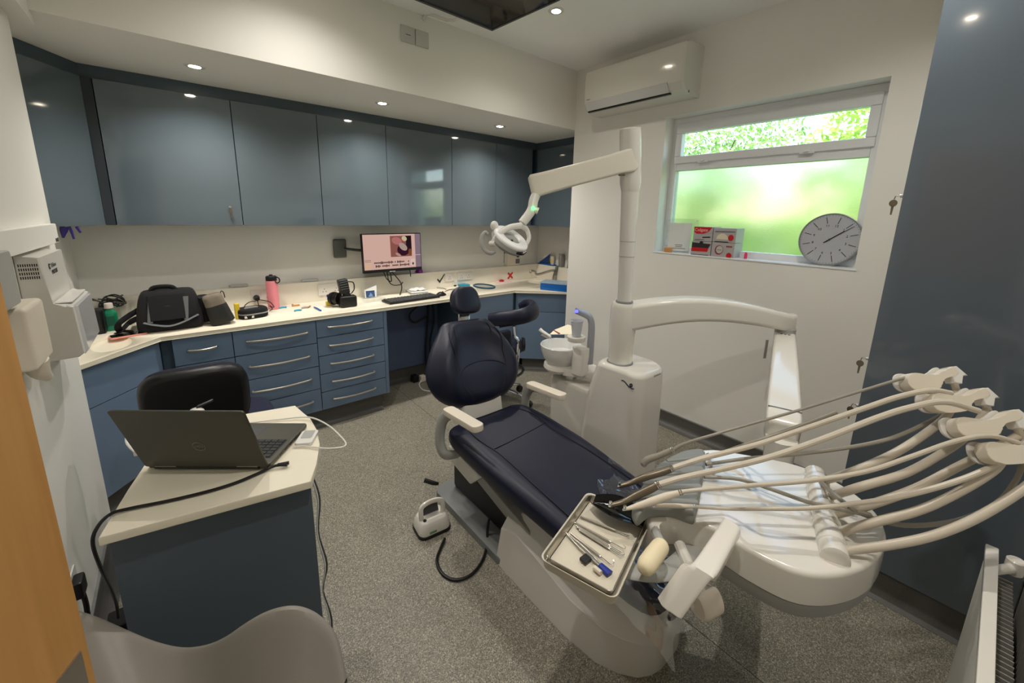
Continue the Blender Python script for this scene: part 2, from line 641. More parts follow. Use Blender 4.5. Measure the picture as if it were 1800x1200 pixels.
# ------------------------------------------------------------------ outside
g = G(); g.box((3.0, -8, -0.35), (14, 9, -0.3)); struct(g.obj('ground_lawn', M('lawn', (122, 158, 62), 0.9, var=0.25, vscale=4)))
def shrub(name, label, c, r, n, mats, seed, leaf=0.05):
    rnd = random.Random(seed)
    root = thing(name, label, 'tree', (c[0], c[1], -0.3))
    g = G()
    g.tube([(c[0], c[1], -0.3), (c[0] + 0.05, c[1], c[2] * 0.5), (c[0], c[1] + 0.05, c[2])], [0.08, 0.06, 0.03], 8, 4)
    for k in range(7):
        a = rnd.uniform(0, 6.28)
        g.tube([(c[0], c[1], c[2] * rnd.uniform(0.4, 0.8)), (c[0] + r[0] * 0.6 * math.cos(a), c[1] + r[1] * 0.6 * math.sin(a), c[2] + rnd.uniform(-0.2, 0.6) * r[2])], [0.03, 0.01], 6, 1)
    g.obj('trunk', M('bark_' + name, (96, 78, 60), 0.9), root)
    vs, fs = [], []
    while len(vs) < n * 4:
        d = Vector((rnd.gauss(0, 1), rnd.gauss(0, 1), rnd.gauss(0, 1))).normalized()
        k = rnd.random() ** 0.4
        p = Vector((c[0] + d.x * r[0] * k, c[1] + d.y * r[1] * k, c[2] + d.z * r[2] * k)) - ORG[root.name]
        a = Vector((rnd.gauss(0, 1), rnd.gauss(0, 1), rnd.gauss(0, 1))).normalized() * leaf * rnd.uniform(0.6, 1.3)
        b = a.orthogonal().normalized() * leaf * 0.5
        i = len(vs)
        vs += [p - a, p + b, p + a, p - b]
        fs.append((i, i + 1, i + 2, i + 3))
    me = bpy.data.meshes.new('foliage'); me.from_pydata(vs, [], fs); me.materials.append(mats)
    o = bpy.data.objects.new('foliage', me); COL.objects.link(o); o.parent = root; o['kind'] = 'stuff'
LEAFA = leaf_material('yellow_green_leaves', (150, 186, 70), (206, 222, 120))  # yellower leaf colour, mottled by noise
LEAFB = leaf_material('green_leaves', (120, 160, 84), (190, 212, 120))  # plainer green leaf colour, mottled by noise
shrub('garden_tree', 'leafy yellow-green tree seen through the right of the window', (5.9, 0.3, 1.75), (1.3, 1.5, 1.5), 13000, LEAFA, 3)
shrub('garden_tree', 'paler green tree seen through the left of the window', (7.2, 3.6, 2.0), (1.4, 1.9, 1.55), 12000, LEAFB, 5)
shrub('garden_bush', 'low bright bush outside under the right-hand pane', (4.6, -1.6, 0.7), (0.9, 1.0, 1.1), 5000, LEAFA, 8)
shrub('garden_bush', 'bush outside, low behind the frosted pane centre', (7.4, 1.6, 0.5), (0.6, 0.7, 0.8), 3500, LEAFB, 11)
g = G(); g.box((8.6, -6, -0.3), (8.8, 9, 1.5))
tag(g.obj('garden_wall', M('pale_render', (236, 230, 206), 0.9)), 'pale garden wall beyond the window', 'wall')

# ------------------------------------------------------------------ downlights
def downlight(x, y, z, label, watts):
    t = thing('recessed_downlight', label, 'downlight', (x, y, z), 'recessed ceiling downlights')
    g = G(); g.lathe([(0.026, 0.002), (0.026, -0.004), (0.042, -0.004), (0.046, 0.0), (0.046, 0.002)], (x, y, z), n=24, caps=False); g.obj('trim_ring', WHITE, t)
    g = G(); g.lathe([(0.0, -0.0022), (0.026, -0.0022)], (x, y, z), n=20, caps=False)
    g.obj('lamp_lens', LAMP, t)
    l = bpy.data.lights.new('downlight_beam', 'SPOT')
    l.energy = watts; l.spot_size = math.radians(146); l.spot_blend = 1.0
    l.shadow_soft_size = 0.025; l.color = (1.0, 0.955, 0.885)
    lo = bpy.data.objects.new('downlight_beam', l); COL.objects.link(lo)
    lo.parent = t; lo.location = (0, 0, -0.006)
for x, lab in ((0.17, 'lit downlight under the soffit, nearest the left wall'), (1.146, 'middle lit downlight of the soffit row'), (2.124, 'lit downlight of the soffit nearest the window wall')):
    downlight(x, 2.755, ZS, lab, 18.5)
for x, y, k_, lab in ((1.83, 1.86, 9.0, 'lit downlight in the main ceiling beside the dark screen'), (1.83, 0.335, 18.0, 'lit ceiling downlight over the instrument unit'), (0.55, 1.98, 17.0, 'unseen ceiling downlight over the laptop desk, added to brighten the soffit'), (0.48, 0.335, 22.0, 'lit ceiling downlight by the doorway')):  # the one over the desk is unseen, added to lift soffit and left wall
    downlight(x, y, ZC, lab, k_)

# ------------------------------------------------------------------ base cabinets
YD = 2.84          # drawer front plane
ZB, ZW, ZT0 = 0.132, 0.790, 0.812

def handle(parent, a, b, out, r=0.005):
    """bow handle from a to b bulging along out"""
    a, b, out = Vector(a), Vector(b), Vector(out)
    pts = [a, a + out * 0.55, a + (b - a) * 0.25 + out * 0.95, a + (b - a) * 0.5 + out * 1.1, a + (b - a) * 0.75 + out * 0.95, b + out * 0.55, b]
    g = G()
    g.tube(pts, r, 8, 5, flat=(1.0, 1.4))
    return g.obj('handle', STEEL, parent)

def drawer(parent, x0, x1, z0, z1, hx=None):
    g = G(); g.box((x0 + 0.002, YD, z0 + 0.0025), (x1 - 0.002, YD + 0.019, z1 - 0.0025), 0.0015)
    d = g.obj('drawer', BLUEM, parent)
    if hx:
        z = (z0 + z1) / 2 + 0.006
        handle(d, (hx[0], YD + 0.001, z), (hx[1], YD + 0.001, z), (0, -0.026, -0.006))
    return d

def plinth(t, x0, x1, y=2.895):
    g = G()
    rings = []
    for x in (x0, x1):
        rings.append([Vector((x, yy, zz)) for yy, zz in ((y, ZB), (y, 0.05), (y - 0.006, 0.026), (y - 0.02, 0.01), (y - 0.045, 0.0015), (y - 0.045, 0), (y + 0.02, 0), (y + 0.02, ZB))])
    g.loft(rings)
    g.obj('plinth', COVE, t)

t = thing('base_cabinet', 'narrow blue base cabinet with one top drawer behind the black office chair', 'cabinet', (0.05, 3.1, 0))
g = G(); g.box((-0.088, YD + 0.02, ZB), (0.192, 3.33, ZW), 0.0); g.obj('carcass', BLUED, t)
drawer(t, -0.086, 0.192, 0.625, ZW, (-0.02, 0.108))
g = G(); g.box((-0.084, YD, ZB + 0.002), (0.19, YD + 0.019, 0.6225), 0.0015); g.obj('door', BLUEM, t)
plinth(t, -0.12, 0.192)
t = thing('drawer_cabinet', 'blue four-drawer cabinet with long bow handles left of the narrower stack', 'cabinet', (0.42, 3.1, 0))
g = G(); g.box((0.192, YD + 0.02, ZB), (0.657, 3.33, ZW)); g.obj('carcass', BLUED, t)
for k in range(4):
    drawer(t, 0.192, 0.657, ZB + k * 0.1645, ZB + (k + 1) * 0.1645, (0.265, 0.595))
plinth(t, 0.192, 0.657)
t = thing('drawer_cabinet', 'blue five-drawer cabinet beside the kneehole', 'cabinet', (0.9, 3.1, 0))
g = G(); g.box((0.657, YD + 0.02, ZB), (1.122, 3.33, ZW)); g.obj('carcass', BLUED, t)
for k in range(5):
    drawer(t, 0.657, 1.122, ZB + k * 0.1316, ZB + (k + 1) * 0.1316, (0.735, 1.03))
g = G(); g.box((1.122, YD, ZB), (1.147, 3.33, ZW), 0.001); g.obj('end_panel', BLUEM, t)
plinth(t, 0.657, 1.10)
t = thing('kneehole_panel', 'dark blue scuffed back panel under the monitor worktop', 'panel', (1.45, 3.26, 0))
g = G(); g.box((1.147, 3.25, ZB), (1.80, 3.27, ZW), 0.001); g.obj('panel', M('scuffed_blue_laminate', (82, 98, 130), 0.3, var=0.12, vscale=9), t)
plinth(t, 1.147, 1.80, 3.275)
t = thing('base_cabinet', 'blue base cabinet right of the kneehole, behind the chair headrest', 'cabinet', (2.1, 3.1, 0))
g = G(); g.box((1.80, YD + 0.02, ZB), (2.385, 3.33, ZW)); g.obj('carcass', BLUED, t)
g = G(); g.box((1.802, YD, ZB), (2.375, YD + 0.019, ZW - 0.004), 0.0015); g.obj('door', BLUEM, t)
plinth(t, 1.80, 2.40)

def diagonal(label, p, q, splits, tag_name, wall_pts):
    """corner cabinet whose front runs p -> q"""
    p, q = Vector(p), Vector(q)
    d = (q - p).normalized()
    nrm = Vector((d.y, -d.x, 0))
    if nrm.y > 0:
        nrm = -nrm
    t = thing(tag_name, label, 'cabinet', ((p.x + q.x) / 2, (p.y + q.y) / 2, 0))
    g = G(); g.prism([Vector((v[0], v[1], ZB)) for v in wall_pts], (0, 0, ZW - ZB)); g.obj('carcass', BLUED, t)
    zz = [ZB] + splits + [ZW - 0.003]
    for k in range(len(zz) - 1):
        g = G()
        a, b = p + d * 0.026, q - d * 0.006
        pts = [Vector((a.x, a.y, zz[k] + 0.002)), Vector((b.x, b.y, zz[k] + 0.002)), Vector((b.x, b.y, zz[k + 1] - 0.002)), Vector((a.x, a.y, zz[k + 1] - 0.002))]
        g.prism(pts, -nrm * 0.019)
        g.obj('door_front', BLUEM, t)
    g = G()
    rings = []
    for v in (p + d * 0.10, q - d * 0.02):
        v = v - nrm * 0.05
        rings.append([v - nrm * s + Vector((0, 0, z)) for s, z in ((0, ZB), (0, 0.05), (-0.006, 0.026), (-0.02, 0.01), (-0.045, 0.0015), (-0.045, 0), (0.02, 0), (0.02, ZB))])
    g.loft(rings)
    g.obj('plinth', COVE, t)
    return t
diagonal('blue corner cabinet of two plain fronts beside the left wall', (-0.465, 2.435, 0), (-0.135, 2.855, 0), [0.592], 'corner_cabinet',
         [(-0.468, 2.46), (-0.142, 2.875), (-0.095, 2.885), (-0.095, 3.33), (-0.468, 3.33)])
g = G(); g.box((-0.134, 2.868, ZB), (-0.088, 2.885, ZW)); tag(g.obj('filler_strip', BLUED), 'dark blue filler strip between corner cabinet and narrow cabinet', 'filler strip')
diagonal('blue corner sink cabinet under the tap beside the window wall', (2.405, 2.875, 0), (2.775, 2.525, 0), [0.607], 'corner_sink_cabinet',
         [(2.41, 2.895), (2.79, 2.535), (3.19, 2.535), (3.19, 3.33), (2.41, 3.33)])
g = G(); g.box((2.386, 2.87, ZB), (2.41, 2.89, ZW)); tag(g.obj('filler_strip', BLUED), 'thin dark filler strip beside the corner sink cabinet', 'filler strip')

# worktop with the two sunken basins
top = [(-0.468, 2.435), (-0.45, 2.425), (-0.127, 2.826), (2.396, 2.842), (2.745, 2.505), (3.19, 2.475), (3.19, 3.395), (-0.468, 3.395)]
g = G(); g.prism([(x, y, ZW) for x, y in top], (0, 0, ZT0 - ZW), 0.003)
tmp = g.obj('worktop', WORK)
def cutter(c, rx, ry, d):
    g = G()
    rings = []
    for k, z in ((1.0, 0.05), (1.0, 0.0), (0.97, -0.008), (0.9, -d * 0.6), (0.7, -d), (0.3, -d * 1.1)):
        rings.append([Vector((c[0] + rx * k * math.cos(a * math.pi / 16), c[1] + ry * k * math.sin(a * math.pi / 16), ZT0 + z)) for a in range(32)])
    g.loft(rings)
    return g.obj('cutter', WORK)
def basin(parent, c, rx, ry, d):
    g = G()
    rings = []
    for k, z in ((1.004, -0.0008), (0.985, -0.006), (0.93, -d * 0.5), (0.8, -d * 0.85), (0.5, -d), (0.1, -d * 1.02)):
        rings.append([Vector((c[0] + rx * k * math.cos(a * math.pi / 16), c[1] + ry * k * math.sin(a * math.pi / 16), ZT0 + z)) for a in range(32)])
    g.loft(rings, caps=False)
    rings2 = [[Vector(p) for p in rings[-1]]]
    g.poly(rings2[0])
    b = g.obj('basin', WORK, parent)
    return b
BAS = [((-0.315, 2.82), 0.078, 0.15, 0.019), ((2.93, 3.08), 0.11, 0.15, 0.019)]
for c, rx, ry, d in BAS:
    cu = cutter(c, rx, ry, d)
    md = tmp.modifiers.new('b', 'BOOLEAN'); md.operation = 'DIFFERENCE'; md.object = cu; md.solver = 'EXACT'
    dg = bpy.context.evaluated_depsgraph_get()
    me = bpy.data.meshes.new_from_object(tmp.evaluated_get(dg))
    tmp.modifiers.clear()
    old = tmp.data; tmp.data = me; bpy.data.meshes.remove(old)
    bpy.data.objects.remove(cu)
tag(tmp, 'long cream worktop running the length of the back wall over blue cabinets', 'worktop')
for c, rx, ry, d in BAS:
    basin(tmp, c, rx, ry, d)
g = G(); g.box((-0.468, 3.33, ZT0), (3.13, 3.398, 0.968), 0.004); g.box((3.13, 2.475, ZT0), (3.195, 3.398, 0.968), 0.004)
g.obj('upstand', M('cream_upstand', (232, 226, 212), 0.3), tmp)

# ------------------------------------------------------------------ wall cabinets
YU, ZU0, ZU1 = 3.10, 1.402, 2.142
def key(parent, p, out, flat=(1, 0, 0)):
    p, out = Vector(p), Vector(out)
    g = G(); g.cyl(p, p + out * 0.008, 0.007, n=12); g.obj('lock', CHROME, parent)
    g = G()
    k = p + out * 0.02
    g.cyl(p + out * 0.006, k, 0.0018, n=6)
    fx = Vector(flat)
    g.tube([k, k + Vector((0, 0, -0.012)) + out * 0.003], 0.0018, 6, 1)
    m = frame(k + Vector((0, 0, -0.026)) + out * 0.003, fx, (0, 0, 1))
    g.prism([m @ Vector((0.012 * math.cos(a * 0.5236), 0.013 * math.sin(a * 0.5236), -0.001)) for a in range(12)], m.to_3x3() @ Vector((0, 0, 0.002)))
    g.prism([m @ Vector(v) for v in ((-0.004, -0.010, -0.001), (0.004, -0.010, -0.001), (0.003, -0.042, -0.001), (-0.002, -0.042, -0.001))], m.to_3x3() @ Vector((0, 0, 0.002)))
    g.obj('key', TIT, parent)

sp = [-0.243, 0.340, 0.822, 1.306, 1.880, 2.355, 2.805]
labs = ['wide blue gloss wall cabinet with a key in its lower corner', 'blue gloss wall cabinet second from the wide locked one', 'blue gloss wall cabinet left of the one mirroring the window',
        'blue gloss wall cabinet above the monitor, mirroring the window', 'narrow blue wall cabinet behind the operating light', 'blue wall cabinet at the inner corner, nearest the window wall']
labs[1] = 'blue gloss wall cabinet just right of the wide locked one'
for k in range(6):
    t = thing('wall_cabinet', labs[k], 'wall cabinet', ((sp[k] + sp[k + 1]) / 2, 3.25, ZU0), 'blue wall cabinets')
    g = G(); g.box((sp[k] + 0.0005, YU + 0.02, ZU0 + 0.002), (sp[k + 1] - 0.0005, YB - 0.001, ZU1)); g.obj('carcass', BLUED, t)
    g = G(); g.box((sp[k] + 0.002, YU, ZU0), (sp[k + 1] - 0.002, YU + 0.019, ZU1 - 0.002), 0.0015)
    d = g.obj('door', BLUE, t)
    if k == 0:
        key(d, (0.2789,3.1000,1.5128), (0, -1, 0))
def diag_wall(label, p, q, pts):
    p, q = Vector(p), Vector(q)
    d = (q - p).normalized()
    nrm = Vector((d.y, -d.x, 0))
    if nrm.y > 0:
        nrm = -nrm
    t = thing('corner_wall_cabinet', label, 'wall cabinet', ((p.x + q.x) / 2, (p.y + q.y) / 2, ZU0), 'blue wall cabinets')
    g = G(); g.prism([Vector((a, b, ZU0 + 0.002)) for a, b in pts], (0, 0, ZU1 - ZU0)); g.obj('carcass', BLUED, t)
    g = G(); g.prism([(p.x, p.y, ZU0), (q.x, q.y, ZU0), (q.x, q.y, ZU1 - 0.002), (p.x, p.y, ZU1 - 0.002)], -nrm * 0.019, 0.001); g.obj('door', BLUE, t)
diag_wall('blue angled wall cabinet in the left corner', (-0.452, 2.823, 0), (-0.285, 3.10, 0), [(-0.468, 2.84), (-0.295, 3.125), (-0.245, 3.125), (-0.245, 3.398), (-0.468, 3.398)])
t = thing('wall_cabinet', 'dark blue wall cabinet turned to face the room beside the light arm', 'wall cabinet', (3.0, 2.8, ZU0), 'blue wall cabinets')
g = G(); g.box((2.875, 2.45, ZU0 + 0.002), (3.198, 3.398, ZU1)); g.obj('carcass', BLUED, t)
g = G(); g.box((2.855, 2.45, ZU0), (2.874, 3.085, ZU1 - 0.002), 0.0015); g.obj('door', BLUE, t)
g = G()
g.prism([(-0.468, 2.82, ZU1), (-0.29, 3.117, ZU1), (2.872, 3.117, ZU1), (2.872, 2.45, ZU1), (2.90, 2.45, ZU1), (2.90, 3.145, ZU1), (-0.3, 3.145, ZU1), (-0.468, 2.87, ZU1)], (0, 0, ZS - ZU1))
tag(g.obj('cabinet_cornice', M('dark_blue_cornice', (66, 80, 90), 0.4)), 'dark blue filler band between wall cabinets and soffit', 'cornice')
g = G(); g.box((-0.284, 3.102, ZU0), (-0.245, 3.12, ZU1)); tag(g.obj('corner_stile', M('dark_blue_stile', (44, 52, 58), 0.4)), 'dark vertical stile between angled corner cabinet and wide cabinet', 'stile')

# tall cabinet on the right
t = thing('tall_cabinet', 'tall dark blue gloss cupboard at the right with keys in its edge', 'cupboard', (2.35, 0.0, 0))
g = G(); g.box((2.075, YF + 0.002, 0.118), (XR - 0.001, 0.262, ZC - 0.002)); g.obj('carcass', M('white_laminate_side', (206, 202, 196), 0.35), t)
g = G(); g.box((2.05, -0.232, 0.118), (2.0745, 0.262, ZC - 0.004), 0.0015); d = g.obj('door', M('slate_blue_gloss', (92, 102, 112), 0.1, coat=0.5), t)
g = G()
g.loft([[Vector((2.06 + a, y, z)) for a, z in ((0.0, 0.118), (0.0, 0.05), (-0.004, 0.028), (-0.014, 0.01), (-0.035, 0.0015), (-0.035, 0), (0.05, 0), (0.05, 0.118))] for y in (YF + 0.002, 0.262)])
g.obj('plinth', COVE, t)
for zz in (1.60, 0.975, 0.775):
    key(d, (2.06, 0.262, zz), (0, 1, 0), (0, 1, 0))

# ------------------------------------------------------------------ door leaf the photographer passed
h = Vector((-0.355, -0.10, 0)); e = Vector((-0.0985, 0.4418, 0))
dd = (e - h).normalized(); dn = Vector((dd.y, -dd.x, 0))
t = struct(thing('door_1', 'open beech-veneered door leaf at the left edge', 'door', h))
g = G(); g.prism([h, e, e - dn * 0.044, h - dn * 0.044], (0, 0, 2.02), 0.002)
t2 = g.obj('door_leaf', WOOD, t)
g = G(); a = h + dd * 0.02; b = e - dd * 0.008
g.prism([a + Vector((0, 0, 0.02)), b + Vector((0, 0, 0.02)), b + Vector((0, 0, 1.135)), a + Vector((0, 0, 1.135))], dn * 0.0015)
g.obj('kick_plate', STEEL, t)
del t['label'], t['category']

UPV = Vector((0, 0, 1))
# ------------------------------------------------------------------ dental chair
chair = thing('dental_chair', 'navy leather dental chair, reclined, with white base in mid-room', 'dental chair', (1.16, 1.1, 0))
ROWS = [(1.605, 1.16, .18, .450, .04, 0), (1.59, 1.16, .235, .470, .08, .004), (1.54, 1.16, .255, .478, .10, .008), (1.40, 1.16, .262, .478, .106, .012), (1.27, 1.16, .264, .472, .108, .008),
        (1.15, 1.16, .262, .468, .102, .010), (1.0, 1.16, .252, .456, .10, .012), (.82, 1.16, .238, .436, .095, .012), (.66, 1.16, .23, .417, .09, .010), (.53, 1.16, .222, .402, .082, .006), (.475, 1.16, .205, .388, .06, .0), (.452, 1.16, .165, .372, .03, .0)]
def sgn_pow(v, p):
    return math.copysign(abs(v) ** p, v)
def seat_ring(y, cx, w, zt, th, bl, n=36):
    out = []
    for k in range(n):
        a = 2 * math.pi * k / n
        x = w * sgn_pow(math.cos(a), 0.42)
        z = th / 2 * sgn_pow(math.sin(a), 0.5)
        if math.sin(a) > 0:
            u = abs(x) / w
            z += bl * math.exp(-((u - 0.82) / 0.14) ** 2) - bl * 0.6 * math.exp(-(u / 0.5) ** 2)
        out.append(Vector((cx + x, y, zt - th / 2 + z)))
    return out
def seat_top(x, y):
    for a, b in zip(ROWS, ROWS[1:]):
        if b[0] <= y <= a[0]:
            t = (a[0] - y) / (a[0] - b[0])
            w, zt, th, bl = (a[i] + (b[i] - a[i]) * t for i in (2, 3, 4, 5))
            u = min(0.999, abs(x - 1.16) / w)
            s = (1 - u ** (2 / 0.42)) ** 0.25
            return zt - th / 2 + th / 2 * s + bl * math.exp(-((u - 0.82) / 0.14) ** 2) - bl * 0.6 * math.exp(-(u / 0.5) ** 2)
    return 0.4
g = G(); g.loft([seat_ring(*r) for r in ROWS]); seat = g.obj('seat_cushion', NAVY, chair, 60, 1)
def seam(pts, r=0.0035, parent=None, name='piping'):
    g = G(); g.tube(pts, r, 6, 4); return g.obj(name, NAVYD, parent)
for s in (-1, 1):
    ys = [1.57, 1.48, 1.40, 1.33, 1.26, 1.18, 1.05, .92, .80, .68, .56, .50]
    uu = [.60, .72, .76, .73, .69, .70, .73, .74, .74, .73, .70, .66]
    pts = []
    for y, u in zip(ys, uu):
        x = 1.16 + s * u * 0.245
        pts.append((x, y, seat_top(x, y) + 0.0005))
    seam(pts, 0.004, seat)
xs = [0.985, 1.04, 1.10, 1.16, 1.22, 1.28, 1.335]
seam([(x, 1.295 + 0.03 * (x - .985) / .35, seat_top(x, 1.31) + 0.0003) for x in xs], 0.0035, seat)
seam([(x, 1.575, seat_top(x, 1.575) + 0.0003) for x in (1.0, 1.08, 1.16, 1.24, 1.32)], 0.003, seat)

# backrest, a bolstered pear-shaped cushion
B0 = Vector((1.19, 1.668, 0.492)); BU = Vector((0.035, 0.42, 0.907)).normalized(); BX = Vector((1, 0.03, -0.05)).normalized()
BX = (BX - BU * BX.dot(BU)).normalized(); BN = BX.cross(BU)      # BN: towards the room
if BN.y > 0: BN = -BN
BROWS = [(-.005, .10, .03, 0), (.01, .165, .05, .0), (.045, .232, .062, .01), (.09, .278, .064, .034), (.15, .304, .064, .046), (.20, .307, .064, .050), (.255, .290, .062, .050), (.31, .262, .060, .044), (.36, .228, .056, .030), (.40, .196, .053, .014), (.435, .172, .046, .004), (.458, .150, .034, 0), (.466, .125, .018, 0)]
def back_depth(u, s, d, bl):
    au = abs(u)
    f = d * (1 - au ** 4) ** 0.5
    f += bl * math.exp(-((au - 0.70) / 0.17) ** 2) - bl * 0.45 * math.exp(-(u / 0.45) ** 2)
    if s < 0.25:
        f += 0.034 * math.exp(-(u / 0.46) ** 4) * (1 if s < 0.19 else max(0, (0.25 - s) / 0.06)) * min(1, max(0, (s + 0.005) / 0.05))
    f -= 0.012 * math.exp(-((s - 0.335) / 0.03) ** 2) * math.exp(-(u / 0.55) ** 6)
    return f
def back_ring(s, hw, d, bl, n=44):
    out = []
    for k in range(n):
        a = 2 * math.pi * k / n
        u = sgn_pow(math.cos(a), 0.7)
        if math.sin(a) >= 0:
            dd = back_depth(u, s, d, bl)
        else:
            dd = -d * 0.75 * (1 - abs(u) ** 3) ** 0.5
        out.append(B0 + BX * (u * hw) + BU * s + BN * dd)
    return out
def bpt(u, s):
    for a, b in zip(BROWS, BROWS[1:]):
        if a[0] <= s <= b[0]:
            t = (s - a[0]) / (b[0] - a[0])
            hw, d, bl = (a[i] + (b[i] - a[i]) * t for i in (1, 2, 3))
            return B0 + BX * (u * hw) + BU * s + BN * (back_depth(u, s, d, bl) + 0.0005)
g = G(); g.loft([back_ring(*r) for r in BROWS]); back = g.obj('backrest', NAVY, chair, 70, 1)
seam([bpt(u, s) for u, s in ((-.62, .43), (-.60, .40), (-.52, .36), (-.42, .335), (-.25, .325), (0, .322), (.25, .325), (.42, .335), (.52, .36), (.60, .40), (.62, .43))], 0.0035, back)
seam([bpt(u, s) for u, s in ((-.52, .17), (-.42, .195), (-.25, .215), (0, .222), (.25, .215), (.42, .195), (.52, .17))], 0.0035, back)
for k in (-1, 1):
    seam([bpt(k * u, s) for u, s in ((.78, .40), (.72, .36), (.62, .31), (.55, .26), (.52, .20), (.50, .14), (.47, .08), (.42, .03))], 0.0035, back)
# headrest on its post
H0 = Vector((1.248, 1.925, 1.012))
g = G()
rings = []
for k in range(-9, 10):
    t = k / 9.5
    sc = (1 - abs(t) ** 2.6) ** (1 / 2.6)
    hw, hd = 0.098 * sc * (1 + 0.1 * (-t)), 0.042 * sc
    c = H0 + BU * (t * 0.086) + BN * (0.012 * t * t)
    rings.append([c + BX * (hw * sgn_pow(math.cos(a * math.pi / 14), 0.75)) + BN * (hd * sgn_pow(math.sin(a * math.pi / 14), 0.8)) for a in range(28)])
g.loft(rings); g.obj('headrest', NAVY, chair, 70, 1)
g = G()
p0, p1 = B0 + BU * 0.40 - BN * 0.012, H0 - BU * 0.05 - BN * 0.012
g.prism([p0 - BX * 0.042, p0 + BX * 0.03, p1 + BX * 0.03, p1 - BX * 0.042], -BN * 0.02, 0.006)
g.obj('headrest_post', CHROME, chair)
# white back support, arms, lift and base
g = G()
g.hexa([(1.02, 1.60, .36), (1.30, 1.60, .36), (1.30, 1.68, .36), (1.02, 1.68, .36), (1.06, 1.64, .56), (1.30, 1.64, .56), (1.30, 1.70, .57), (1.06, 1.70, .57)], 0.015, 3)
g.obj('back_support', GWHITE, chair)
def armrest(x, y0, dz, side):
    g = G()
    m = frame((x, y0 - 0.125, 0.628 + dz), (0, -1, 0.08), (1, 0, 0))
    slab(g, m @ Matrix.Translation((0, 0, -0.03)), 0.27, 0.058, 0.03, 0.022, 4, 0.006)
    a = g.obj('armrest_pad', CREAM, chair)
    g = G()
    g.tube([(x, y0 - 0.06, 0.60 + dz), (x - side * 0.004, y0 - 0.01, 0.585 + dz), (x - side * 0.012, y0 + 0.03, 0.54 + dz), (x - side * 0.016, y0 + 0.05, 0.46), (x - side * 0.014, y0 + 0.045, 0.40), (x, y0 + 0.02, 0.362), (x + side * 0.06, y0 - 0.02, 0.365)], [.02, .024, .026, .027, .028, .028, .02], 12, 5, flat=(0.75, 1.1))
    g.obj('armrest_support', GREYP, chair)
armrest(0.888, 1.52, 0, -1 * -1)
armrest(1.412, 1.53, -0.012, -1)
g = G()
g.hexa([(.945, 1.42, .24), (1.375, 1.42, .24), (1.375, 1.60, .27), (.945, 1.60, .27), (.93, 1.30, .352), (1.39, 1.30, .352), (1.39, 1.60, .368), (.93, 1.60, .368)], 0.012, 2)
g.obj('seat_bracket', GWHITE, chair)
g = G()
g.hexa([(.985, .98, .14), (1.335, .98, .14), (1.335, 1.46, .25), (.985, 1.46, .25), (.965, 1.02, .245), (1.355, 1.02, .245), (1.355, 1.46, .335), (.965, 1.46, .335)], 0.008, 2)
g.obj('lift_arm', GREYP, chair)
g = G(); g.box((1.02, 1.16, .04), (1.30, 1.70, .20), 0.02); g.obj('black_infill', BLACK, chair)  # plain black box filling the space under the lift arm
g = G(); g.prism([Vector((1.16 + x, 1.44 + y, 0)) for x, y in rrect(.47, .62, .05, 5)], (0, 0, .038), 0.008); g.obj('base_plate', MIDG, chair)
HR = [(1.188, .232, .225, .03, .21, .05), (1.172, .232, .218, .175, .17, .235), (1.08, .233, .216, .208, .16, .275), (.93, .233, .214, .180, .15, .285), (.78, .230, .208, .140, .14, .272), (.65, .212, .190, .126, .13, .25), (.58, .180, .160, .122, .115, .23), (.53, .138, .120, .118, .09, .205), (.505, .095, .085, .11, .06, .17), (.495, .05, .045, .09, .03, .12)]
g = G()
rings = []
for y, wf, wr, zr, wt, zt in HR:
    rings.append([Vector((1.16 + x, y, z)) for x, z in ((-wf, 0.0), (-wf, .006), (-wr, zr), (-wr + .003, zr + .003), (-wt, zt), (wt, zt), (wr - .003, zr + .003), (wr, zr), (wf, .006), (wf, 0.0))])
g.loft(rings); g.obj('base_housing', GWHITE, chair, 24)
g = G(); g.tube([(1.12, .62, .25), (1.14, .60, .30), (1.14, .62, .36)], [.09, .10, .11], 12, 3); g.obj('leg_bracket', MIDG, chair)
g = G(); g.tube([(.925, 1.69, .10), (.90, 1.70, .11), (.865, 1.73, .125)], [.008, .012, .012], 8, 3); g.obj('release_lever', BLACK, chair)
g = G(); g.ell((1.06, .452, .318), (.045, .012, .022), 16); g.obj('foot_end_cap', GBLACK, chair)
# clear protective film over the foot end
g = G()
rows = []
rnd = random.Random(2)
for i in range(15):
    y = .84 - i * 0.027
    r = []
    for j in range(27):
        u = -1.08 + j * 2.16 / 26
        x = 1.16 + u * 0.245
        if abs(u) < 0.98:
            z = seat_top(1.16 + max(-.97, min(.97, u)) * .225, max(.46, y)) + .008 + .009 * math.sin(j * 1.7 + i * .8) * math.cos(i * 1.3)
        else:
            z = seat_top(1.16 + .8 * .225, max(.46, y)) - .030 - (abs(u) - .98) * .35
        if i == 0:
            z += .004
        r.append(Vector((x + rnd.uniform(-.003, .003), y + .10 * u + .03 * math.sin(j * .9), z + rnd.uniform(-.004, .008))))
    rows.append(r)
g.loft(rows, caps=False, closed=False)
tag(g.obj('plastic_cover', FILM, None, 80, 1), 'crinkled clear plastic sheet over the foot of the dental chair', 'plastic cover')

